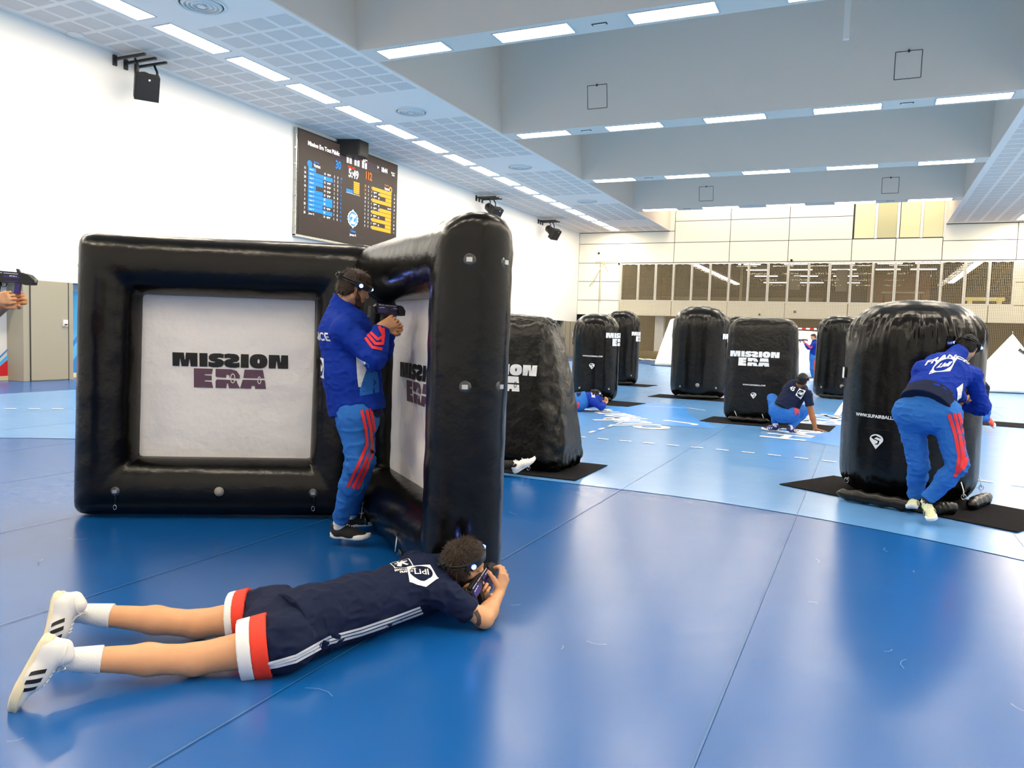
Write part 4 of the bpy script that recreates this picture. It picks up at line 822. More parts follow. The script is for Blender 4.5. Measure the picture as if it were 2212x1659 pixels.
def nets(V, lo, h):
    s = V < 0; nx, ny, nz = V.shape
    C = [(i, j, k) for i in (0, 1) for j in (0, 1) for k in (0, 1)]
    sub = lambda A, c: A[c[0]:nx - 1 + c[0], c[1]:ny - 1 + c[1], c[2]:nz - 1 + c[2]]
    cnt = sum(sub(s, c).astype(np.int8) for c in C); mask = (cnt > 0) & (cnt < 8)
    I = np.argwhere(mask); ids = np.full(mask.shape, -1, np.int64); ids[mask] = np.arange(len(I))
    acc = np.zeros((len(I), 3)); num = np.zeros(len(I))
    for c in C:
        for ax in range(3):
            if c[ax] == 0:
                e = list(c); e[ax] = 1
                va = V[I[:, 0] + c[0], I[:, 1] + c[1], I[:, 2] + c[2]]; vb = V[I[:, 0] + e[0], I[:, 1] + e[1], I[:, 2] + e[2]]
                m_ = (va < 0) != (vb < 0); t = np.where(m_, va / np.where(va == vb, 1, va - vb), 0)
                for q in range(3): acc[:, q] += np.where(m_, c[q] + (t if q == ax else 0), 0)
                num += m_
    P = lo + h * (I + acc / num[:, None]); F = []
    for ax in range(3):
        a = [slice(None)] * 3; b = [slice(None)] * 3; a[ax] = slice(0, -1); b[ax] = slice(1, None)
        cr = s[tuple(a)] != s[tuple(b)]; E_ = np.argwhere(cr); u, w_ = [(1, 2), (2, 0), (0, 1)][ax]
        E_ = E_[(E_[:, u] > 0) & (E_[:, w_] > 0) & (E_[:, u] < V.shape[u] - 1) & (E_[:, w_] < V.shape[w_] - 1)]
        def cell(du, dw): q = E_.copy(); q[:, u] -= du; q[:, w_] -= dw; return ids[q[:, 0], q[:, 1], q[:, 2]]
        Q = np.stack([cell(1, 1), cell(0, 1), cell(0, 0), cell(1, 0)], 1); fl = s[E_[:, 0], E_[:, 1], E_[:, 2]]
        Q = np.where(fl[:, None], Q, Q[:, ::-1]); F.append(Q)
    return P, np.concatenate(F)
def normals(P, F):
    N = np.zeros_like(P); fn = np.cross(P[F[:, 2]] - P[F[:, 0]], P[F[:, 3]] - P[F[:, 1]])
    for k in range(4): np.add.at(N, F[:, k], fn)
    return N / (np.linalg.norm(N, axis=1, keepdims=True) + 1e-9)
def relax(P, F, it=1, lam=.5):
    for _ in range(it):
        S_ = np.zeros_like(P); c = np.zeros(len(P))
        for k in range(4): a, b = F[:, k], F[:, (k + 1) % 4]; np.add.at(S_, a, P[b]); np.add.at(S_, b, P[a]); np.add.at(c, a, 1); np.add.at(c, b, 1)
        P = P + lam * (S_ / np.maximum(c, 1)[:, None] - P)
    return P
def vnoise(P, seed=0):
    """smooth value noise in [-1,1]"""
    r = np.random.default_rng(seed).random((32, 32, 32)) * 2 - 1; i = np.floor(P).astype(int); f = P - i; f = f * f * (3 - 2 * f); o = 0
    for a in (0, 1):
        for b in (0, 1):
            for c in (0, 1): o = o + r[(i[:, 0] + a) % 32, (i[:, 1] + b) % 32, (i[:, 2] + c) % 32] * (f[:, 0] if a else 1 - f[:, 0]) * (f[:, 1] if b else 1 - f[:, 1]) * (f[:, 2] if c else 1 - f[:, 2])
    return o
def np_obj(name, P, F, material, parent, org, smooth=True):
    me = bpy.data.meshes.new(name); P = P - V3(org)
    me.vertices.add(len(P)); me.vertices.foreach_set('co', P.astype(np.float32).ravel())
    me.loops.add(F.size); me.loops.foreach_set('vertex_index', F.astype(np.int32).ravel())
    me.polygons.add(len(F)); me.polygons.foreach_set('loop_start', np.arange(0, F.size, 4, dtype=np.int32))
    me.update(calc_edges=True); me.validate(); me.polygons.foreach_set('use_smooth', [smooth] * len(me.polygons)); me.update()
    return link(name, me, material, parent)
def folds(P, F, amp, freq, seed, stretch=(1, 1, 1), centers=()):
    """cloth folds: ridged noise, stronger around the joints listed in centers"""
    N = normals(P, F); n = vnoise(P * freq * V3(stretch), seed); n2 = vnoise(P * freq * 2.3 * V3(stretch) + 7, seed + 1)
    ridge = (1 - np.abs(n)) ** 3 * .9 - .45 + n2 * .3; w_ = np.full(len(P), .45)
    for c, r in centers: w_ = np.maximum(w_, np.exp(-np.sum((P - V3(c)) ** 2, 1) / (r * r)) * 1.3)
    return P + N * (ridge * amp * w_)[:, None]
skinM = mat('skin', '#dba478', .5, .4, var=(9, '#cd9062', .5)); skinM2 = mat('deep tan skin', '#8f5a35', .5, .4); skinM3 = mat('olive skin', '#a9744b', .5, .4)
for q in (skinM, skinM2, skinM3):
    q.node_tree.nodes['Principled BSDF'].inputs['Subsurface Weight'].default_value = .08
PM = dict(hair=mat('dark brown hair', '#2b1b0e', .55, .4), hair2=mat('near black hair', '#0f0b09', .6, .3), royal=mat('royal blue jersey fabric', '#072f95', .8, .2, bump=(500, .15)),
 sky=mat('sky blue track fabric', '#2868b8', .8, .2, bump=(500, .15)), navy=mat('navy sports fabric', '#101b38', .8, .2, bump=(420, .2)), coral=mat('red stripe', '#e0262a', .6), pink=mat('dull red stripe', '#c8344c', .6),
 wht=mat('white fabric', '#f3f2ee', .7), sock=mat('white ribbed sock', '#f1f0ec', .85, bump=(260, .35, (1, 1, 1))), bsock=mat('black sock', '#1c1d18', .85), orangered=mat('orange red band', '#e8371d', .65),
 shoe_blk=mat('black knit shoe', '#101012', .7, bump=(300, .4)), shoe_wht=mat('white shoe', '#eceae4', .5), sole=mat('white sole', '#f3f1ea', .5), sole_cream=mat('cream sole', '#efe3bd', .5), sole_navy=mat('navy sole', '#1b2c66', .5), sole_gum=mat('gum sole', '#b3a23e', .5),
 shoe_navy=mat('navy shoe', '#161f66', .55), shoe_lime=mat('pale lime shoe', '#dde3b4', .55), shoe_coral=mat('coral shoe', '#ff5a48', .55), lace=mat('shoe lace', '#f5f4f0', .7), plastic=mat('black plastic', '#0b0b0d', .35, .5), purple=mat('dark purple plastic', '#2c1d6e', .35, .5), matte=mat('matte black plastic', '#131316', .6),
 led=mat('blue led', '#3f6dff', .3, emit=22), ledw=mat('white led core', '#cfe0ff', .3, emit=30), ledr=mat('red led', '#ff3348', .3, emit=14), eye=mat('eye white', '#e9e6e0', .3), iris=mat('iris', '#1a120c', .2), tattoo=mat('tattoo ink', '#4c3f3a', .6), lips=mat('lips', '#a85a48', .5), gunlabel=mat('gun label', '#e8ecff', .4), smoke=mat('grey visor', '#8d8a80', .25, .6), beard=mat('beard', '#4a2f1e', .8))
def hand_prims(w, d, n, s, curl=(60, 75, 45), sc=1.0, thumb=1.0, splay=0.0):
    w, d, n, s = V3(w), unit(d), unit(n), unit(s); out = []; A = .016 * sc
    for i in range(4):
        o = (1.5 - i); k0 = w + s * o * .012 * sc; kn = w + d * (.088 - .006 * abs(o - .5)) * sc + s * o * .0215 * sc
        out.append(pr_(k0, kn, .0135 * sc, .0115 * sc, k=.016))
        L = (.070, .079, .073, .058)[i] * sc; dirv = unit(d + s * o * splay); ang = 0; p = kn; r = (.0096, .0098, .0093, .0082)[i] * sc
        for j, (fr, cu_) in enumerate(zip((.45, .31, .24), curl)):
            ang += math.radians(cu_); q = p + (dirv * math.cos(ang) + n * math.sin(ang)) * L * fr; out.append(pr_(p, q, r, r * .92, k=.004)); p = q; r *= .92
    p = w + d * .022 * sc + s * .024 * sc; dv = unit(d * .62 + s * .62 + n * .45 * thumb)
    for j, (L, r) in enumerate(((.046, .0145), (.034, .0112), (.027, .0102))):
        q = p + dv * L * sc; out.append(pr_(p, q, r * sc, r * .86 * sc, k=.008)); p = q; dv = unit(dv + n * .55 * thumb - s * .42 * thumb + d * .12)
    out.append(pr_(w - d * .02, w + d * .03, .026 * sc, .022 * sc, k=.02, flat=(n, .72)))
    return out
def head_prims(c, f, u, sc=1.0):
    r = np.cross(f, u); g = lambda a, b, d: c + sc * (a * f + b * u + d * r); o = []
    o.append(pr_(g(-.018, .026, 0), g(.012, .03, 0), .088 * sc, .084 * sc, flat=(r, .86), k=.03))
    o.append(pr_(g(.022, .02, 0), g(.045, -.062, 0), .066 * sc, .043 * sc, flat=(r, .92), k=.03)); o.append(pr_(g(.066, -.086, -.012), g(.066, -.086, .012), .02 * sc, k=.025))
    for s in (-1, 1):
        o.append(pr_(g(.07, .022, s * .012), g(.062, .024, s * .045), .013 * sc, .012 * sc, k=.02)); o.append(pr_(g(.056, -.02, s * .042), g(.05, -.03, s * .046), .02 * sc, k=.02))
        o.append(pr_(g(-.008, .012, s * .076), g(-.002, -.028, s * .070), .012 * sc, .008 * sc, k=.006, flat=(r, .7))); o.append(pr_(g(.0, -.05, s * .05), g(.05, -.078, s * .025), .022 * sc, .02 * sc, k=.02))
    o.append(pr_(g(.086, .012, 0), g(.105, -.022, 0), .009 * sc, .0125 * sc, k=.012)); o.append(pr_(g(.094, -.026, -.011), g(.094, -.026, .011), .008 * sc, k=.008))
    o.append(pr_(g(.088, -.050, -.016), g(.088, -.050, .016), .0075 * sc, k=.008)); o.append(pr_(g(.086, -.060, -.014), g(.086, -.060, .014), .0075 * sc, k=.008))
    return o
def shoe(parent, org, heel, d, u, sc, style, tag_laces=True, h=.006, side=1):
    """shoe > sole, laces, stripes. heel: back end of the sole; d: heel-to-toe; u: sole-to-instep"""
    d = unit(d); u = unit(V3(u) - d * float(V3(u) @ d)); s = np.cross(d, u); H = V3(heel)
    g = lambda a, b, c: H + sc * (a * d + b * u + c * s)
    pr = [pr_(g(.045, .045, 0), g(.05, .078, 0), .040 * sc, .037 * sc, k=.02, flat=(s, .86)), pr_(g(.06, .045, 0), g(.15, .042, 0), .04 * sc, .042 * sc, k=.03, flat=(s, .95)), pr_(g(.09, .06, 0), g(.17, .045, 0), .032 * sc, .028 * sc, k=.03),
          pr_(g(.15, .034, .004), g(.235, .030, .004), .043 * sc, .034 * sc, k=.03, flat=(u, .72)), pr_(g(.03, .085, 0), g(.055, .10, 0), .030 * sc, .034 * sc, k=.015)]
    for p in pr: p['cut'] = (g(0, .020, 0), -u)
    P, F = sdf_mesh(pr, h * sc); P = relax(P, F, 1); o = np_obj('shoe', P, F, PM[style['upper']], parent, org)
    out = [(0, 0), (.004, .020), (.03, .032), (.08, .031), (.13, .036), (.19, .049), (.235, .046), (.272, .026), (.285, 0), (.272, -.022), (.24, -.038), (.19, -.042), (.13, -.033), (.08, -.030), (.03, -.032), (.004, -.020)]
    out = [(a, b * 1.03) for a, b in out]; v = []; f = []; n = len(out)
    spr = lambda a: 1.6 * max(0, a - .19) ** 2 * 1.2 + .6 * max(0, .05 - a) ** 2 * 2
    for lv, (z, k) in enumerate(((0, .86), (.008, 1.02), (.018, 1.0), (.030, 1.03), (.034, .97))):
        for a, b in out: v.append(g(.14 + (a - .14) * (1 + (k - 1) * .4), z * (1.15 if a < .1 else 1) + spr(a), b * k) - V3(org))
    for l in range(4):
        for i in range(n): j = (i + 1) % n; f.append((l * n + i, l * n + j, (l + 1) * n + j, (l + 1) * n + i))
    f += [tuple(range(n - 1, -1, -1)), tuple(range(4 * n, 5 * n))]
    link('sole', mesh('sole', v, f, True), PM[style['sole']], o)
    tr_ = BVHTree.FromPolygons([tuple(p) for p in P - V3(org)], [tuple(int(i) for i in q) for q in F])
    def hit(p, n_, lift=.0025):
        h_ = tr_.find_nearest(Vector(p - V3(org))); return h_[0] + h_[1] * lift if h_[0] else Vector(p - V3(org))
    if style.get('stripes'):
        for sd in (-1, 1):
            for k in range(3):
                x0 = .115 + k * .031; vv = []; 
                for t in np.linspace(0, 1, 6):
                    for w_ in (0, .016): vv.append(hit(g(x0 + w_ + .012 - t * .022, .026 + t * .042, sd * (.055 - .02 * t)), None))
                link('stripe', mesh('stripe', vv, [(2 * i, 2 * i + 1, 2 * i + 3, 2 * i + 2) for i in range(5)]), PM[style['stripes']], o)
    lb = MB()
    for k in range(5):
        x = .098 + k * .019; pts = [hit(g(x + .004 * (1 if q > 0 else -1), .12, q * .022), None, .002) for q in (-1, -.5, 0, .5, 1)]; lb.tube([tuple(p) for p in pts], .0026 * sc, 5)
    for q in (-1, 1): lb.tube([tuple(hit(g(.096, .12, 0), None, .004)), tuple(Vector(g(.09, .125, q * .03) - V3(org))), tuple(Vector(g(.105, .105, q * .035) - V3(org))), tuple(hit(g(.1, .11, q * .01), None, .004))], .0022 * sc, 5)
    lb.build('laces', PM['lace'], o)
    col = MB(); pts = [tuple(Vector(g(.047 + .040 * math.cos(a), .098 + .010 * math.cos(a), .034 * math.sin(a)) - V3(org))) for a in np.linspace(0, 2 * math.pi, 17)[:-1]]; col.tube(pts, .006 * sc, 6, closed=True); col.build('collar', PM[style.get('collar', style['upper'])], o)
    return o
def ribbon(name, tree, org, pts, outs, width, material, parent, lift=.003, sub=5, skip=()):
    """strip of cloth laid on a garment: pts near the surface, outs point away from it"""
    P = [V3(p) for p in pts]; Q = []; O_ = []
    if outs is None: outs = [unit(V3((0, 0, 1.5)) - p) for p in P]
    for i in range(len(P) - 1):
        for k in range(sub): t = k / sub; Q.append(P[i] * (1 - t) + P[i + 1] * t); O_.append(unit(V3(outs[i]) * (1 - t) + V3(outs[i + 1]) * t))
    Q.append(P[-1]); O_.append(unit(outs[-1])); v = []
    for i, (p, o_) in enumerate(zip(Q, O_)):
        t = unit(Q[min(i + 1, len(Q) - 1)] - Q[max(i - 1, 0)]); s = unit(np.cross(t, o_))
        for q in (-.5, 0, .5):
            a = Vector(p + s * q * width + o_ * .25 - V3(org)); h_ = tree.ray_cast(a, Vector(-o_), 1.0)
            if h_[0] is None: h_ = tree.find_nearest(Vector(p + s * q * width - V3(org)))
            v.append(h_[0] + Vector(o_) * lift)
    f = []
    for i in range(len(Q) - 1): f += [(3 * i, 3 * i + 1, 3 * i + 4, 3 * i + 3), (3 * i + 1, 3 * i + 2, 3 * i + 5, 3 * i + 4)]
    return link(name, mesh(name, v, f, True), material, parent)
def tree_of(P, F, org): return BVHTree.FromPolygons([tuple(p) for p in P - V3(org)], [tuple(int(i) for i in q) for q in F])
def headset(parent, org, c, f, u, led='led', sc=1.0, tilt=0.0):
    r = np.cross(f, u); g = lambda a, b, d: c + sc * (a * f + b * u + d * r) - V3(org)
    lv = lambda a: .038 + tilt * math.cos(a)
    b = MB(); n = 28; pts = []
    for z0 in (-.009, .009):
        ring = [tuple(g(-.008 + .108 * math.cos(a), lv(a) + z0, .088 * math.sin(a))) for a in np.linspace(0, 2 * math.pi, n + 1)[:-1]]; b.tube(ring, .0065 * sc, 6, closed=True)
    band = b.build('headset', PM['plastic'], parent)
    b = MB(); v = []; fc = []; A = np.linspace(-1.75, 1.75, 21)
    for a in A:
        hh = .024 if abs(a) > .35 else .018; th = .020
        for (q, z) in ((.104, -hh), (.104 + th, -hh * .8), (.104 + th, hh * .8), (.104, hh)): v.append(g(-.008 + q * math.cos(a), lv(a) + z, (q - .016) * math.sin(a)))
    m_ = len(A)
    for i in range(m_ - 1):
        for k in range(4): fc.append((4 * i + k, 4 * i + (k + 1) % 4, 4 * i + 4 + (k + 1) % 4, 4 * i + 4 + k))
    fc += [(0, 1, 2, 3), tuple(4 * (m_ - 1) + k for k in (3, 2, 1, 0))]
    b.add(v, fc); b.build('sensor_housing', PM['plastic'], band)
    b = MB(); v = [g(-.008 + .126 * math.cos(a), lv(a) + z, .109 * math.sin(a)) for a in np.linspace(-1.0, -.3, 6) for z in (.012, .018)] + [g(-.008 + .126 * math.cos(a), lv(a) + z, .109 * math.sin(a)) for a in np.linspace(.3, 1.0, 6) for z in (.012, .018)]
    b.add(v, [(2 * i, 2 * i + 1, 2 * i + 3, 2 * i + 2) for i in list(range(5)) + list(range(6, 11))]); b.build('light_bar', PM['smoke'], band)
    for a in (-1.45, -.05, 1.45):
        p = g(-.008 + .126 * math.cos(a), lv(a) - .002, .110 * math.sin(a)); nn = Vector(p - g(-.008, lv(a), 0)).normalized(); q = nn.to_track_quat('Z', 'Y').to_matrix()
        for rr, mm, zz in ((.013, led, 0), (.006, 'ledw' if led == 'led' else 'wht', .004)):
            b = MB(); b.lathe([(rr, -.004), (rr, .003), (rr * .6, .006), (.0005, .007)], 12); b.v = [tuple(q @ Vector(x) * sc + Vector(p) + nn * zz) for x in b.v]; b.build('led', PM[mm], band)
    b = MB(); R = Matrix((Vector(f), Vector(r), Vector(u))).transposed(); b.box((-.135, -.03, .018), (-.108, .03, .062), R, c - V3(org)); b.box((-.15, -.012, .03), (-.135, .012, .05), R, c - V3(org)); b.build('battery_box', PM['matte'], band)
    b = MB(); b.tube([tuple(g(-.01 + .104 * math.cos(a), .04 + .082 * math.sin(a), 0)) for a in np.linspace(math.pi * .97, math.pi * .55, 7)], .005, 6); b.build('strap', PM['matte'], band)
    return band
def hairdo(parent, org, c, f, u, sc, material, strands=1600, length=.030, lift=.0, h=.006):
    r = np.cross(f, u); g = lambda a, b, d: c + sc * (a * f + b * u + d * r); nh = unit(.75 * u - .62 * f)
    cutp = (c + nh * (-.016) * sc, -nh)
    prs = [pr_(g(-.020, .030, 0), g(.010, .036, 0), .0945 * sc, .0895 * sc, k=.02, flat=(r, .87), cut=cutp), pr_(g(-.05, -.03, -.02), g(-.05, -.03, .02), .052 * sc, k=.03, cut=cutp)]
    P, F = sdf_mesh(prs, h * sc); N = normals(P, F); P = P + N * (vnoise(P * 70, 3) * .0028 + vnoise(P * 22, 5) * .004)[:, None]
    o = np_obj('hair', P, F, material, parent, org)
    if strands:
        rg = np.random.default_rng(11); idx = rg.choice(len(P), min(strands, len(P)), replace=len(P) < strands); b = MB(); v = []; fc = []
        crown = g(-.045, .11, .01)
        for i in idx:
            p = P[i]; n_ = N[i]
            if float((p - V3(cutp[0])) @ nh) < .004: continue
            away = p - crown; away -= n_ * float(away @ n_); t = unit(away + .02 * rg.normal(size=3)); L = length * sc * (.5 + rg.random() * .7); s_ = np.cross(t, n_) * .0016 * sc
            e = p + (t * .80 + n_ * (.40 + .25 * rg.random())) * L; m2 = p + (t * .4 + n_ * .42) * L * .55
            k = len(v); v += [p - s_ - V3(org), p + s_ - V3(org), m2 + s_ * .8 - V3(org), m2 - s_ * .8 - V3(org), e - V3(org)]; fc += [(k, k + 1, k + 2, k + 3), (k + 3, k + 2, k + 4)]
        s_o = link('hair_strands', mesh('hair_strands', v, fc), material, o); s_o['kind'] = 'stuff'
    return o
def person(key, label, o):
    J = {k: V3(v) for k, v in JT[key].items()}; sc = o.get('sc', 1.0); h = o.get('h', .010); bulk = o.get('bulk', 1.0)
    base = o.get('base', (J['aR'] + J['aL']) / 2); org = (float(base[0]), float(base[1]), 0.0)
    root = empty('person', org, 0, label, 'person')
    up = unit(J['neck'] - J['pel']); lat = unit(J['shR'] - J['shL']); fr = unit(np.cross(up, lat)); fr = fr if o.get('face') is None else unit(o['face'])
    c = J['head']; hu = unit(o['hu']) if 'hu' in o else unit(c - J['neck']); hf = V3(o['hf']) if 'hf' in o else (J['nose'] - c); hf = unit(hf - hu * float(hf @ hu)); chest, pel = J['chest'], J['pel']; waist = chest * .45 + pel * .55
    B = head_prims(c, hf, hu, sc)
    B += [pr_(c - hu * .05 * sc - hf * .02, J['neck'], .056 * sc, .062 * sc, k=.03)]
    tor = [pr_(chest + up * .04, waist, .132 * sc * bulk, .112 * sc * bulk, k=.05, flat=(fr, .74)), pr_(waist, pel, .112 * sc * bulk, .128 * sc * bulk, k=.05, flat=(fr, .80)), pr_(J['shR'], J['shL'], .052 * sc, k=.04), pr_(J['hipR'], J['hipL'], (o.get('hipr', .098) - .024) * sc, k=.04),
           pr_(J['neck'], chest, .062 * sc, .095 * sc, k=.05)]
    def leg(s, e=0.0, loose=1.0):
        hp, kn, an = J['hip' + s], J['k' + s], J['a' + s]; mid = kn * .66 + an * .34; back = unit(unit(hp - kn) + unit(an - kn)) if o.get('bend', 1) else V3((0, 0, 0))
        calf = mid + o.get('calfdir', V3((0, 0, 0))) * .012
        th = .094 if e or o['bottom'] == 'none' else .080
        lk = o.get('lk', 1.0)
        return [pr_(hp, kn, (th + e) * sc * lk, (.058 + e * loose) * sc * lk, k=.04), pr_(kn, calf, (.056 + e) * sc * lk, (.056 + e * .9) * sc * lk, k=.03), pr_(calf, an, (.056 + e * .9) * sc * lk, (.036 + e * .8) * sc, k=.03)]
    def arm(s, e=0.0):
        a, b, w_ = J['sh' + s], J['el' + s], J['wr' + s]; return [pr_(a, b, (.054 + e) * sc, (.042 + e) * sc, k=.03), pr_(b, b * .7 + w_ * .3, (.043 + e) * sc, (.044 + e) * sc, k=.03), pr_(b * .7 + w_ * .3, w_, (.044 + e) * sc, (.029 + e * .8) * sc, k=.03)]
    body = B + tor + leg('R') + leg('L') + arm('R') + arm('L')
    P, F = sdf_mesh(body, h); P = relax(P, F, 1); meshes = [(P, F)]
    # finer head and hands, merged into the same skin
    fh = o.get('fh', .005)
    Pf, Ff = sdf_mesh(B, fh); Pf = relax(Pf, Ff, 1, .4); Pf = Pf + normals(Pf, Ff) * .0012; meshes.append((Pf, Ff))
    for s in 'RL':
        if 'hand' + s in o:
            hd = o['hand' + s]; w_ = J['wr' + s]; d = unit(J['kn' + s] - w_) if hd.get('d') is None else unit(hd['d']); n_ = V3(hd['n']); n_ = unit(n_ - d * float(n_ @ d)); s_ = np.cross(d, n_) * hd.get('t', 1)
            hp = hand_prims(w_, d, n_, s_, hd.get('curl', (60, 75, 45)), sc * hd.get('sc', 1.0), hd.get('thumb', 1.0), hd.get('splay', 0)) + [pr_(w_ - unit(w_ - J['el' + s]) * .07, w_, .033 * sc, .028 * sc, k=.01)]
            meshes.append(sdf_mesh(hp, o.get('hh', .0035)))
    off_ = 0; PP = []; FF = []
    for p_, f_ in meshes: PP.append(p_); FF.append(f_ + off_); off_ += len(p_)
    bodyo = np_obj('body', np.concatenate(PP), np.concatenate(FF), o.get('skin', skinM), root, org)
    r_ = np.cross(hf, hu)
    for s in (-1, 1):
        b = MB(); p = c + sc * (.070 * hf + .006 * hu + s * .032 * r_) - V3(org); b.lathe([(.001, -.011), (.008, -.008), (.0115, 0), (.008, .008), (.001, .011)], 10); b.v = [tuple(Vector(x) * sc + Vector(p)) for x in b.v]; e_ = b.build('eye', PM['eye'], root)
        b = MB(); b.lathe([(.001, -.005), (.0045, -.003), (.0055, 0), (.0045, .003), (.001, .005)], 8); b.v = [tuple(Vector(x) * sc + Vector(p + hf * .0085)) for x in b.v]; b.build('iris', PM['iris'], e_)
    hairdo(root, org, c, hf, hu, sc, o.get('hair', PM['hair']), o.get('strands', 900), h=o.get('fh', .005))
    if o.get('headset'): headset(root, org, c, hf, hu, o['headset'], sc, o.get('hs_tilt', 0))
    G = {}
    ct = o.get('ctop', 1.0)
    # upper garment
    hem = J['pel'] + up * o.get('hem', .02)
    te = o.get('te', .022)
    t_ = [pr_(chest + up * .05 * sc, waist, (.152 * bulk + te) * sc, (.134 * bulk + te * 1.35) * sc, k=.06, flat=(fr, o.get('tflat', .80))), pr_(waist, hem - up * .04, (.134 * bulk + te * 1.35) * sc, (.152 * bulk + te) * sc, k=.06, flat=(fr, o.get('tflat', .80) + .06), cut=(hem, -up) if not o.get('nohemcut') else None),
          pr_(J['shR'], J['shL'], (.062 + te * .7) * sc, k=.06), pr_(J['neck'] - up * .01, chest, (.066 + te * .4) * sc, (.11 + te) * sc, k=.05, cut=(J['neck'] + up * o.get('collar', .0), up))]
    sl = []
    for s in 'RL':
        a, b_, w_ = J['sh' + s], J['el' + s], J['wr' + s]
        if o['top'] == 'jacket': ar = arm(s, te * .85); ar[-1]['cut'] = (w_ - unit(w_ - b_) * .005, unit(w_ - b_)); sl += ar
        else:
            q = a * (1 - o.get('sleeve', .62)) + b_ * o.get('sleeve', .62); sl.append(pr_(a, q + unit(b_ - a) * .06, (.056 + te * .9) * sc, (.055 + te * .8) * sc, k=.04, cut=(q, unit(b_ - a))))
    if o['top'] == 'jacket': t_.append(pr_(J['neck'] - up * .03, J['neck'] * .5 + c * .5 - hf * .02, (.088) * sc, .078 * sc, k=.02, cut=(J['neck'] * .58 + c * .42, unit(c - J['neck']))))
    P, F = sdf_mesh(t_ + sl, o.get('ch', .008)); P = relax(P, F, 1)
    cen = [(J['elR'], .12), (J['elL'], .12), (waist, .16), (J['shR'], .1)]
    P = folds(P, F, o.get('fold', .012), 15, 21, o.get('fs', (1, 1, 1.8)), cen); P = relax(P, F, 1, .3)
    topo = np_obj({'jacket': 'jacket', 'tee': 'shirt'}[o['top']], P, F, o['tmat'], root, org); G['top'] = (tree_of(P, F, org), topo)
    # lower garment
    be = .020; bo = [pr_(J['hipR'], J['hipL'], (o.get('hipr', .098) + be) * sc, k=.06), pr_(pel + up * .08, (J['hipR'] + J['hipL']) / 2, (.150 * bulk + .016) * sc, (.150 * bulk + .012) * sc, k=.05, flat=(fr, .90), cut=(pel + up * o.get('waistup', .12), up))]
    if o.get('wcut'): bo[0]['cut'] = (pel + up * o['wcut'], up)
    for s in 'RL':
        L_ = leg(s, o.get('be', .020), o.get('loose', 1.0))
        if o['bottom'] == 'shorts':
            hp, kn = J['hip' + s], J['k' + s]; fq = o.get('short', .62); q = hp * (1 - fq) + kn * fq; dq = unit(kn - hp)
            bo.append(pr_(hp, q + dq * .06, (.104 + be) * sc, (.092 + be) * sc, k=.05, cut=(q, dq)))
        else:
            if o.get('wcut'): L_[0]['cut'] = (pel + up * o['wcut'], up)
            L_[-1]['cut'] = (J['a' + s] + unit(J['k' + s] - J['a' + s]) * .035, unit(J['a' + s] - J['k' + s])); bo += L_
    if o['bottom'] != 'none':
        P, F = sdf_mesh(bo, o.get('ch', .008)); P = relax(P, F, 1); P = folds(P, F, o.get('fold', .012) * 1.05, 14, 33, o.get('fs2', (1, 1, 1.6)), [(J['kR'], .13), (J['kL'], .13), (J['aR'], .12), (J['aL'], .12), (J['hipR'], .14)]); P = relax(P, F, 1, .3)
        boto = np_obj({'trousers': 'trousers', 'shorts': 'shorts'}[o['bottom']], P, F, o['bmat'], root, org); G['bot'] = (tree_of(P, F, org), boto)
    # socks and shoes
    for s in 'RL':
        an, kn = J['a' + s], J['k' + s]; dk = unit(kn - an)
        heelk = 'heel' + s; ft = J['toe' + s]
        if heelk in J and o.get('useheel'): H = J[heelk]; d = unit(ft - H); u = dk - d * float(dk @ d); u = unit(u)
        else:
            u = V3(o.get('fu' + s, (0, 0, 1))); u = unit(u); d = ft - an; d = unit(d - u * float(d @ u) + u * o.get('pit' + s, 0.0)); u = unit(u - d * float(u @ d)); H = an - u * .088 * sc - d * .058 * sc
        if o.get('sock'):
            e = an + dk * o['sock'][1]; anb = H + u * .07 * sc + d * .055 * sc
            sp = [pr_(anb, an + dk * .02, .036 * sc, .038 * sc, k=.02), pr_(an + dk * .02, e + dk * .03, .040 * sc, (.040 + min(.024, o['sock'][1] * .1)) * sc, k=.02, cut=(e, dk)), pr_(anb, H + d * .15 + u * .045, .034 * sc, .03 * sc, k=.02)]
            P, F = sdf_mesh(sp, .006); P = relax(P, F, 1); np_obj('sock', P, F, o['sock'][0], root, org)
        shoe(root, org, H, d, u, sc * o.get('shoesc', 1.0), o['shoe'], h=o.get('sh_h', .006))
    return root, org, J, G, dict(up=up, lat=lat, fr=fr, hf=hf, hu=hu)
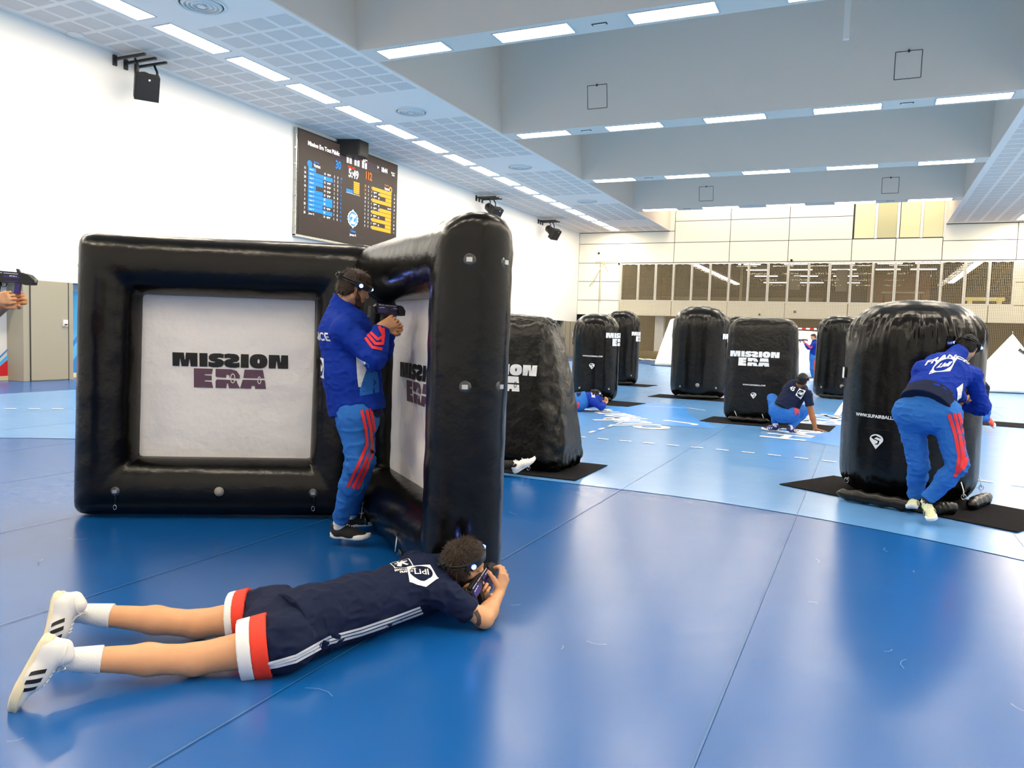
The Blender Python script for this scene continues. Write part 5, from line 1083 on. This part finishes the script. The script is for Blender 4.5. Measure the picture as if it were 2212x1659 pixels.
# ---- toy blasters
def gprism(name, poly, t0, t1, material, parent):
    n = len(poly); v = [(x, t0, z) for x, z in poly] + [(x, t1, z) for x, z in poly]
    return MB().add(v, [tuple(range(n)), tuple(range(2 * n - 1, n - 1, -1))] + [(i, n + i, n + (i + 1) % n, (i + 1) % n) for i in range(n)]).build(name, material, parent)
def blaster(grip, muzzle, upv, label, sc=.85):
    g, m_ = V3(grip), V3(muzzle); x = unit(m_ - g); z = V3(upv); z = unit(z - x * float(z @ x)); y = np.cross(z, x)
    t = bpy.data.objects.new('toy_blaster', None); COL.objects.link(t); t.empty_display_size = .1
    mm = Matrix((Vector(x * sc), Vector(y * sc), Vector(z * sc))).transposed().to_4x4(); mm.translation = Vector(g); t.matrix_world = mm; tag(t, label, 'toy gun')
    bd = gprism('receiver', [(-.12, -.02), (-.13, .03), (-.08, .052), (.19, .045), (.2, -.015), (.06, -.03), (.03, -.022)], -.022, .022, PM['plastic'], t)
    for s in (-1, 1):
        a, b = (.0225 * s, .027 * s) if s > 0 else (.027 * s, .0225 * s)
        gprism('side_panel', [(-.115, -.01), (-.115, .03), (-.02, .036), (.02, .008), (-.01, -.012)], a, b, PM['purple'], bd); gprism('side_panel', [(.05, .012), (.055, .03), (.17, .026), (.16, .008)], a, b, PM['purple'], bd); gprism('side_panel', [(.05, -.022), (.06, -.012), (.15, -.008), (.15, -.014)], a, b, PM['purple'], bd)
        a, b = (.0272 * s, .0285 * s) if s > 0 else (.0285 * s, .0272 * s)
        for x0, x1, z0 in ((-.10, -.085, .022), (-.078, -.06, .023), (-.052, -.035, .024), (.095, .112, .022), (.118, .132, .021), (.138, .144, .02)): gprism('label_mark', [(x0, z0), (x1, z0), (x1, z0 + .006), (x0, z0 + .006)], a, b, PM['gunlabel'], bd)
        a, b = (.0222 * s, .0235 * s) if s > 0 else (.0235 * s, .0222 * s)
        for x0, x1 in ((-.10, -.03), (-.015, .04), (.05, .15)): gprism('light_strip', [(x0, .042 - x0 * .02), (x1, .042 - x1 * .02), (x1, .046 - x1 * .02), (x0, .046 - x0 * .02)], a, b, PM['gunlabel'], bd)
    gprism('top_rail', [(-.11, .05), (-.11, .06), (.18, .053), (.18, .044)], -.009, .009, PM['matte'], t)
    gprism('front_sight', [(.135, .052), (.128, .078), (.144, .078), (.158, .052)], -.008, .008, PM['plastic'], t)
    gprism('muzzle_hood', [(.16, .046), (.185, .05), (.225, .04), (.262, .008), (.255, -.03), (.20, -.034), (.17, -.02)], -.032, .032, PM['matte'], t)
    b = MB(); b.tube([(.25, 0, .0), (.268, 0, -.002)], [.018, .014], 10); b.build('muzzle', PM['smoke'], t)
    gprism('rear_grip', [(-.02, -.02), (.018, -.022), (.002, -.115), (-.035, -.11)], -.015, .015, PM['matte'], t)
    gprism('foregrip', [(.125, -.02), (.16, -.02), (.15, -.10), (.118, -.10)], -.014, .014, PM['purple'], t)
    b = MB(); b.tube([(.018, 0, -.025), (.03, 0, -.055), (.055, 0, -.052), (.062, 0, -.028)], .0035, 6); b.build('trigger_guard', PM['plastic'], t); gprism('trigger', [(.028, -.022), (.036, -.022), (.036, -.045), (.03, -.043)], -.004, .004, PM['smoke'], t)
    gprism('stock', [(-.12, -.015), (-.12, .035), (-.19, .032), (-.20, -.05), (-.175, -.055), (-.16, -.015)], -.014, .014, PM['plastic'], t)
    return t
# places of stripes and panels on the clothes, metres in the hall
DP = {
 'sleeve1': [(-2.903, 4.067, 1.439), (-2.859, 4.083, 1.379), (-2.8, 4.109, 1.369)],
 'sleeve2': [(-2.891, 4.074, 1.46), (-2.842, 4.092, 1.403), (-2.799, 4.112, 1.404), (-2.799, 4.116, 1.454), (-2.827, 4.107, 1.515)],
 'sleeve3': [(-2.876, 4.082, 1.475), (-2.83, 4.1, 1.43), (-2.796, 4.117, 1.452), (-2.805, 4.117, 1.516)],
 'panelw': [(-2.993, 4.072, 1.314), (-2.91, 4.107, 1.281), (-2.933, 4.092, 1.215), (-2.954, 4.075, 1.113), (-2.968, 4.068, 1.113)],
 'panels': [(-2.91, 4.107, 1.281), (-2.893, 4.114, 1.27), (-2.875, 4.117, 1.199), (-2.86, 4.115, 1.075), (-2.959, 4.068, 1.054), (-2.96, 4.072, 1.107), (-2.933, 4.091, 1.209)],
 'leg1': [(-2.927, 4.077, 0.971), (-2.896, 4.082, 0.856), (-2.882, 4.081, 0.753), (-2.921, 4.054, 0.632), (-2.98, 4.016, 0.473)],
 'leg2': [(-2.898, 4.091, 0.978), (-2.867, 4.096, 0.858), (-2.852, 4.095, 0.748), (-2.891, 4.068, 0.622), (-2.95, 4.029, 0.468)],
 'leg3': [(-2.874, 4.102, 0.985), (-2.845, 4.106, 0.858), (-2.833, 4.103, 0.749), (-2.866, 4.078, 0.617), (-2.923, 4.042, 0.466)],
 'tag': [(-2.963, 4.116, 0.984), (-2.942, 4.126, 0.988), (-2.92, 4.136, 0.991)],
 'lean1': [(0.651, 7.314, 0.94), (0.71, 7.328, 0.769), (0.748, 7.333, 0.598), (0.741, 7.32, 0.463), (0.723, 7.309, 0.424)],
 'lean2': [(0.692, 7.334, 0.95), (0.745, 7.344, 0.771), (0.779, 7.348, 0.599), (0.774, 7.338, 0.502), (0.749, 7.323, 0.455)],
 'lean3': [(0.727, 7.35, 0.955), (0.78, 7.361, 0.772), (0.806, 7.361, 0.619), (0.803, 7.355, 0.542), (0.778, 7.339, 0.487)],
 'leantag': [(0.659, 7.378, 1.01), (0.677, 7.386, 1.003), (0.695, 7.393, 0.996)],
 'leanw': [(0.691, 7.458, 1.155), (0.77, 7.498, 1.197), (0.76, 7.484, 1.072), (0.704, 7.457, 1.05)],
 'pstripe1': [(-2.299, 2.477, 0.036), (-2.216, 2.517, 0.063), (-2.145, 2.551, 0.089), (-2.02, 2.615, 0.173), (-1.9, 2.673, 0.213), (-1.776, 2.733, 0.265), (-1.674, 2.784, 0.312)],
 'pstripe2': [(-2.299, 2.476, 0.028), (-2.215, 2.516, 0.051), (-2.145, 2.551, 0.076), (-2.019, 2.614, 0.159), (-1.899, 2.672, 0.199), (-1.776, 2.733, 0.251), (-1.668, 2.785, 0.301)],
 'pstripe3': [(-2.295, 2.478, 0.021), (-2.215, 2.516, 0.039), (-2.144, 2.55, 0.062), (-2.019, 2.613, 0.145), (-1.898, 2.672, 0.185), (-1.775, 2.732, 0.237), (-1.662, 2.787, 0.289)],
 'crouchst': [(-0.805, 13.11, 0.373), (-0.862, 13.088, 0.43), (-0.912, 13.06, 0.362)],
 'tattoo': [(-1.723, 3.407, 0.101), (-1.706, 3.413, 0.073), (-1.703, 3.412, 0.045), (-1.712, 3.407, 0.024)],
}
# ================================================================ THE PLAYERS
RIGHT, UPV, VIEW = V3(CR), V3((0, 0, 1)), V3(CF)
def panel(name, pts, tree, org, material, parent, out, lift=.004, step=.02):
    P = [V3(p) for p in pts]; c = sum(P) / len(P); n_ = unit(out); u = unit(np.cross(UPV, n_)); v_ = np.cross(n_, u)
    poly = [(float((p - c) @ u), float((p - c) @ v_)) for p in P]
    mp = proj_map(tree, Vector(c - V3(org)), Vector(u), Vector(v_), Vector(-n_), lift, 2.0)
    return surf_decal(name, fill2d([poly], step), mp, material, parent)
def back_print(G, org, J, A, material, txt, y_txt, size, emblem_y=None, k='top', arch=0.0, depth=.3, shiftx=0.0):
    tree, ob = G['top']; o_ = (J['shR'] + J['shL']) / 2 - V3(org); fr = A['fr']; u = A['lat']; up = A['up']
    mp0 = proj_map(tree, Vector(o_), Vector(u), Vector(up), Vector(fr), .004, 2.0)
    if txt:
        mp = lambda a, b: mp0(a + shiftx, b + y_txt - arch * a * a); surf_decal('lettering', text2d(txt, size, size * .03, .03, sx=1.0), mp, material, ob)
    if emblem_y is not None:
        s = size * .9; sq = [(-s, -s), (s, -s), (s, s), (-s, s)]
        mp = lambda a, b: mp0(a + shiftx, b + emblem_y)
        surf_decal('emblem', fill2d([sq, ell(0, 0, s * .86, s * .86, 24)], .03), mp, material, ob)
        surf_decal('lettering', text2d('Lidl', s * .8, .004, .03, shear=.3), (lambda a, b: mp(a, b - s * .25)), material, ob)
def undershirt(G, org, J, A, sc, dn, root, material, r=.158, thick=.92):
    hem = J['pel'] + A['up'] * .03; lo = J['pel'] - A['up'] * dn
    P, F = sdf_mesh([pr_(J['pel'] + A['up'] * .10, lo, r * sc, (r + .01) * sc, k=.02, flat=(A['fr'], thick), cut=[(lo, -A['up']), (hem + A['up'] * .06, A['up'])])], .008); P = relax(P, F, 2); P = folds(P, F, .006, 14, 5)
    return np_obj('undershirt', P, F, material, root, org), (P, F)
# ---- standing player in the royal jacket
hfw = RIGHT * .85 + V3((CF[0], CF[1], 0)) * .5 - UPV * .42
r1, o1, J, G, A = person('stand', 'player in royal blue jacket standing and aiming in the corner of the frames', dict(
    sc=1.0, top='jacket', bottom='trousers', tmat=PM['royal'], bmat=PM['sky'], shoe=dict(upper='shoe_blk', sole='sole'), sock=(PM['wht'], .10), headset='led', hf=hfw, hu=unit(UPV + RIGHT * .42 - V3((CF[0], CF[1], 0)) * .02), hem=-.075, te=.038, tflat=.94, be=.022, loose=.95, h=.009, fh=.0045, hh=.0032, fold=.018,
    handR=dict(n=-RIGHT * .5 + V3((CF[0], CF[1], 0)) * .8, d=RIGHT * .75 + UPV * .35, curl=(55, 80, 45), t=-1), handL=dict(n=-RIGHT * .3 - V3((CF[0], CF[1], 0)), d=RIGHT * .8 + UPV * .25, curl=(65, 80, 50), t=1), strands=1500, bulk=1.03, collar=.02, waistup=.0, wcut=.005, face=RIGHT * .95 + V3((CF[0], CF[1], 0)) * .2))
tr_, ob = G['top']; cam_out = -V3((CF[0], CF[1], 0))
for k in ('sleeve1', 'sleeve2', 'sleeve3'): ribbon('sleeve_stripe', tr_, o1, DP[k], None, .018, PM['coral'], ob, .008)
panel('side_panel', DP['panels'], tr_, o1, PM['sky'], ob, cam_out, .004); panel('side_panel', DP['panelw'], tr_, o1, PM['wht'], ob, cam_out, .006)
trb, obb = G['bot']
for k in ('leg1', 'leg2', 'leg3'): ribbon('leg_stripe', trb, o1, DP[k], None, .020, PM['coral'], obb, .009)
us, (Pu, Fu) = undershirt(G, o1, J, A, 1.0, .125, r1, PM['navy'], .172, .95); tu = tree_of(Pu, Fu, o1)
for p in DP['tag']: p = V3(p); ribbon('white_mark', tu, o1, [p, p - UPV * .03], [cam_out] * 2, .013, PM['wht'], us, .004, 2)
back_print(G, o1, J, A, M['white'], 'FRANCE', -.07, .075, -.26, shiftx=.03)
# beard of the standing player
c = J['head']; f, u = A['hf'], A['hu']; r = np.cross(f, u); bp = lambda a, b, d: c + a * f + b * u + d * r
P, F = sdf_mesh([pr_(bp(.03, -.045, s * .05), bp(.055, -.088, s * .025), .024, .024, k=.03) for s in (-1, 1)] + [pr_(bp(.072, -.088, -.012), bp(.072, -.088, .012), .022, k=.03), pr_(bp(.008, -.02, .058), bp(.02, -.05, .054), .013, .016, k=.02)], .005)
np_obj('beard', P, F, PM['beard'], r1, o1)
gn1 = blaster(JT['stand']['gun0'], JT['stand']['gun1'], (0, 0, 1), 'black and purple toy gun held by the standing player at the frames')
# ---- prone player
body_dir = unit(V3(JT['prone']['neck']) - V3(JT['prone']['pel']))
awy_ = V3((CF[0], CF[1], 0)); hu2 = unit(UPV * .88 - awy_ * .38 - RIGHT * .12); hf2 = unit(RIGHT * .86 + awy_ * .5 - UPV * .05)
r2, o2, J, G, A = person('prone', 'player in navy T-shirt and shorts lying face down in the foreground, aiming', dict(
    sc=1.02, top='tee', bottom='shorts', tmat=PM['navy'], bmat=PM['navy'], shoe=dict(upper='shoe_wht', sole='sole_cream', stripes='plastic', collar='shoe_wht'), sock=(PM['sock'], .19), headset='led', hf=hf2, hu=hu2, hem=-.07, te=.014, tflat=.86, be=.016, h=.0085, fh=.004, hh=.003, fold=.024, short=.40, face=-UPV,
    handR=dict(n=V3((-.75, .1, -.15)), d=V3((.05, .5, .8)), curl=(25, 50, 35), t=1, sc=1.05), handL=dict(n=V3((.3, -.5, .1)), d=V3((.3, .2, .5)), curl=(60, 80, 50), t=1), strands=3200, useheel=True, shoesc=1.06, lk=1.09, sleeve=.70, sh_h=.0045, base=(-2.3, 2.8, 0), collar=-.0, ctop=1, bulk=1.02))
tr_, ob = G['top']; trb, obb = G['bot']
# coloured hems of the shorts
for s, spans in (('R', ((.19, .37, 'orangered'), (.37, .52, 'wht'))), ('L', ((.30, .47, 'orangered'), (.47, .57, 'wht')))):
    hp, kn = J['hip' + s], J['k' + s]; dq = unit(kn - hp); L_ = np.linalg.norm(kn - hp)
    for t0, t1, mt in spans:
        a, b = hp + dq * L_ * t0, hp + dq * L_ * t1
        P, F = sdf_mesh([pr_(hp, kn, .146, .113, k=.01, cut=[(a, -dq), (b, dq)])], .006); P = relax(P, F, 1); np_obj('hem_band', P, F, PM[mt], obb, o2)
side = -VIEW
for k in ('pstripe1', 'pstripe2', 'pstripe3'):
    pts = DP[k]; ribbon('side_stripe', trb, o2, pts[:4], None, .010, PM['wht'], obb, .010); ribbon('side_stripe', tr_, o2, pts[3:], None, .010, PM['wht'], ob, .010)
# prints on the shoulders
nrm = unit(UPV * .8 - awy_ * .6); ub = unit(A['up'] - nrm * float(A['up'] @ nrm)); vv_ = np.cross(nrm, ub); ctr = (J['shR'] + J['shL']) / 2 - V3(o2) + nrm * .1
def bmap(cu_, cv, rot=0.0):
    cc, ss = math.cos(rot), math.sin(rot); m0 = proj_map(tr_, Vector(ctr), Vector(ub), Vector(vv_), Vector(-nrm), .004, 2.0)
    return lambda a, b: m0(cu_ + a * cc - b * ss, cv + a * ss + b * cc)
mp = bmap(-.10, .075, -.30)
sqo = [(-.05, -.055), (.05, -.055), (.05, .055), (-.05, .055)]; surf_decal('emblem', fill2d([sqo, [(x * .9, y * .9) for x, y in sqo]], .03), mp, M['white'], ob)
bird = [(-.03, -.03), (-.01, -.035), (.0, -.01), (.02, -.03), (.03, -.025), (.012, .0), (.035, .01), (.03, .018), (.005, .014), (.02, .035), (.01, .04), (-.005, .018), (-.012, .04), (-.02, .036), (-.015, .012), (-.032, .02), (-.035, .012), (-.012, -.002), (-.03, -.02)]
surf_decal('emblem', fill2d([bird], .03), mp, M['white'], ob)
for i, tx in enumerate(('FFHANDBALL', 'FRANCE')): surf_decal('lettering', text2d(tx, .018, .0008, .03), (lambda a, b, q=i: mp(a, b - .075 - q * .018)), M['white'], ob)
mp = bmap(-.06, -.04, -.35); surf_decal('emblem', fill2d([[(-.075, -.06), (.0, -.085), (.075, -.06), (.06, .05), (.03, .055), (-.03, .055), (-.06, .05)], ell(0, .0, .058, .05, 24)], .02), mp, M['white'], ob)
surf_decal('lettering', text2d('Lidl', .055, .001, .03, shear=.15), (lambda a, b: mp(a, b - .015)), M['white'], ob)
# tattoo on the near upper arm
tb_ = [x for x in r2.children if x.name.startswith('body')][0]; tbb = bvh(tb_.data)
ribbon('tattoo', tbb, o2, DP['tattoo'], [unit(-V3(CF) + .0)] * 4, .022, PM['tattoo'], tb_, .0015)
gn2 = blaster(JT['prone']['gun0'], JT['prone']['gun1'], (-.3, -.2, 1), 'black and purple toy gun held by the prone foreground player')
# ---- bending player at right
awy = V3((CF[0], CF[1], 0))
r3, o3, J, G, A = person('lean', 'player in royal blue jacket bending forward beside the large cylinder', dict(
    sc=1.0, top='jacket', bottom='trousers', tmat=PM['royal'], bmat=PM['sky'], shoe=dict(upper='shoe_lime', sole='sole', stripes='plastic'), sock=(PM['bsock'], .12), headset='led', hf=RIGHT * .6 + awy * .8 - UPV * .15, hu=unit(UPV * .8 + RIGHT * .45 + awy * .3), hem=.04, te=.024, tflat=.9, be=.026, loose=1.0, h=.010, fh=.006, fold=.020, face=unit(awy * .5 + RIGHT * .3 - UPV * .8),
    handR=dict(n=UPV, curl=(60, 70, 40)), handL=dict(n=UPV, curl=(60, 70, 40)), strands=700, hair=PM['hair2'], fuR=UPV * .8 - awy * .1 - RIGHT * .35, fuL=UPV + awy * .2, bulk=1.18, hipr=.115, waistup=.04))
tr_, ob = G['top']; trb, obb = G['bot']
for k in ('lean1', 'lean2', 'lean3'): ribbon('leg_stripe', trb, o3, DP[k], None, .026, PM['coral'], obb, .005)
us, (Pu, Fu) = undershirt(G, o3, J, A, 1.0, .06, r3, PM['navy'], .205, .95); tu = tree_of(Pu, Fu, o3)
for p in DP['leantag']: p = V3(p); ribbon('white_mark', tu, o3, [p, p - UPV * .075], [cam_out] * 2, .012, PM['wht'], us, .004, 2)
panel('side_panel', DP['leanw'], tr_, o3, PM['wht'], ob, cam_out, .006)
back_print(G, o3, J, A, M['white'], 'FRANCE', -.02, .10, -.10, arch=.8)
# ---- crouching player in the middle
r4, o4, J, G, A = person('crouch', 'player in navy T-shirt crouching with one hand on the floor beside the lettered block', dict(
    sc=.98, top='tee', bottom='trousers', tmat=PM['navy'], bmat=PM['sky'], shoe=dict(upper='shoe_navy', sole='sole', stripes='wht'), sock=(PM['wht'], .14), headset='ledr', hf=RIGHT * .6 + awy * .8 - UPV * .1, hu=unit(UPV + RIGHT * .2), hem=.055, te=.016, be=.022, h=.011, fh=.007, fold=.012, waistup=.01, face=unit(awy * .9 + RIGHT * .2 - UPV * .4), skin=skinM2, hair=PM['hair2'],
    handR=dict(n=-UPV, d=RIGHT * .8 + awy * -.3 - UPV * .1, curl=(3, 5, 5), splay=.25, t=1, thumb=.3), strands=0, sleeve=.62, bulk=1.2, hipr=.13))
tr_, ob = G['top']; trb, obb = G['bot']
for dz in (-.035, .0, .035): ribbon('leg_stripe', trb, o4, [V3(p) + UPV * dz for p in DP['crouchst']], [cam_out + RIGHT * .4] * 3, .03, PM['pink'], obb, .005)
back_print(G, o4, J, A, M['white'], None, 0, .075, -.05, shiftx=.08); back_print(G, o4, J, A, M['white'], '45', -.08, .10, None, shiftx=-.10)
# ---- kneeling player behind, lying player far left, far standing player
r5, o5, J, G, A = person('kneel', 'player in navy top and blue trousers kneeling behind the bending player', dict(
    sc=.98, top='jacket', bottom='trousers', tmat=PM['navy'], bmat=PM['sky'], shoe=dict(upper='shoe_coral', sole='sole'), headset='led', te=.02, be=.022, h=.013, fh=.009, ch=.011, face=unit(-RIGHT * .8 + awy * .4), hf=-RIGHT + awy * .3, strands=0, sh_h=.009, handR=dict(n=UPV, curl=(50, 60, 40)), handL=dict(n=UPV, curl=(50, 60, 40)), hh=.006, fuL=-RIGHT * .8 + UPV * .3))
r6, o6, J, G, A = person('lying', 'player in royal blue jacket lying on the floor at the foot of the far-left cylinder', dict(
    sc=.98, top='jacket', bottom='trousers', tmat=PM['royal'], bmat=PM['sky'], shoe=dict(upper='shoe_wht', sole='sole'), headset='led', te=.02, be=.024, h=.013, fh=.009, ch=.011, face=-UPV, hf=RIGHT * .9 + awy * .4, hu=unit(UPV * .7 + RIGHT * .4 + awy * .4), hair=PM['hair2'], strands=0, sh_h=.009, bulk=1.12, hipr=.13, handR=dict(n=UPV, curl=(50, 60, 40)), handL=dict(n=UPV, curl=(50, 60, 40)), hh=.006, base=(-5.2, 14.3, 0)))
tr_, ob = G['top']; trb, obb = G['bot']
for dz in (-.04, 0, .04): ribbon('leg_stripe', trb, o6, [J['hipR'] + UPV * (dz + .0) - awy * .1, J['hipR'] * .55 + J['kR'] * .45 + UPV * (dz - .04) - awy * .1], [cam_out] * 2, .035, PM['pink'], obb, .006)
us, (Pu, Fu) = undershirt(G, o6, J, A, 1.0, .06, r6, PM['navy'], .165, .95)
back_print(G, o6, J, A, M['white'], 'FRANCE', -.05, .09, None)
r7, o7, J, G, A = person('far', 'small far player in blue tracksuit standing and aiming left between two inflatables', dict(
    sc=.98, top='jacket', bottom='trousers', tmat=PM['royal'], bmat=PM['sky'], shoe=dict(upper='shoe_wht', sole='sole'), te=.02, be=.022, h=.02, fh=.014, ch=.018, face=-RIGHT, hf=-RIGHT - UPV * .1, strands=0, sh_h=.012, handR=dict(n=UPV, curl=(50, 60, 40)), handL=dict(n=UPV, curl=(50, 60, 40)), hh=.008))
tr_, ob = G['top']; trb, obb = G['bot']
ribbon('leg_stripe', trb, o7, [J['hipL'], J['kL'], J['kL'] * .6 + J['aL'] * .4], [cam_out] * 3, .08, PM['pink'], obb, .01); ribbon('sleeve_stripe', tr_, o7, [J['elL'] * .6 + J['shL'] * .4, J['elL'], J['wrL']], [cam_out] * 3, .06, PM['pink'], ob, .01)
g7 = V3(JT['far']['knR']) ; gn7 = blaster(g7 + UPV * .05, g7 + UPV * .04 - RIGHT * .27, (0, 0, 1), 'black toy gun held by the small far standing player')
# ---- player beyond the left edge (only hands, forearms and toy gun show)
r8, o8, J, G, A = person('left', 'player at the left edge of the photo, only forearms and hands showing', dict(
    sc=1.0, top='tee', bottom='trousers', tmat=PM['royal'], bmat=PM['sky'], shoe=dict(upper='shoe_wht', sole='sole'), te=.02, be=.022, h=.010, fh=.008, ch=.012, face=RIGHT, hf=RIGHT, strands=0, sh_h=.009, sleeve=.8, headset='led',
    handR=dict(n=-RIGHT * .2 + awy, d=RIGHT * .9 + UPV * .15, curl=(55, 80, 45), t=-1), handL=dict(n=-RIGHT * .15 - awy, d=RIGHT * .85 + UPV * .2, curl=(82, 95, 55), t=1), hh=.0032))
gn8 = blaster(JT['left']['gun0'], JT['left']['gun1'], (0, 0, 1), 'black and purple toy gun at the left edge of the photo')
# ---- player hidden behind the end-on frame, one leg showing
r9, o9, J, G, A = person('hidden', 'player lying hidden behind the end-on frame, only one white-shod leg showing', dict(
    sc=1.0, top='tee', bottom='shorts', tmat=PM['navy'], bmat=PM['navy'], shoe=dict(upper='shoe_wht', sole='sole'), sock=(PM['bsock'], .24), te=.016, be=.02, h=.012, fh=.009, ch=.012, face=-UPV, hf=V3((-1, 0, .1)), hu=unit(V3((-.4, 0, .9))), strands=0, sh_h=.006, hh=.007, fuR=UPV * .8 - RIGHT * .5, base=(-4.2, 7.0, 0), skin=skinM2))
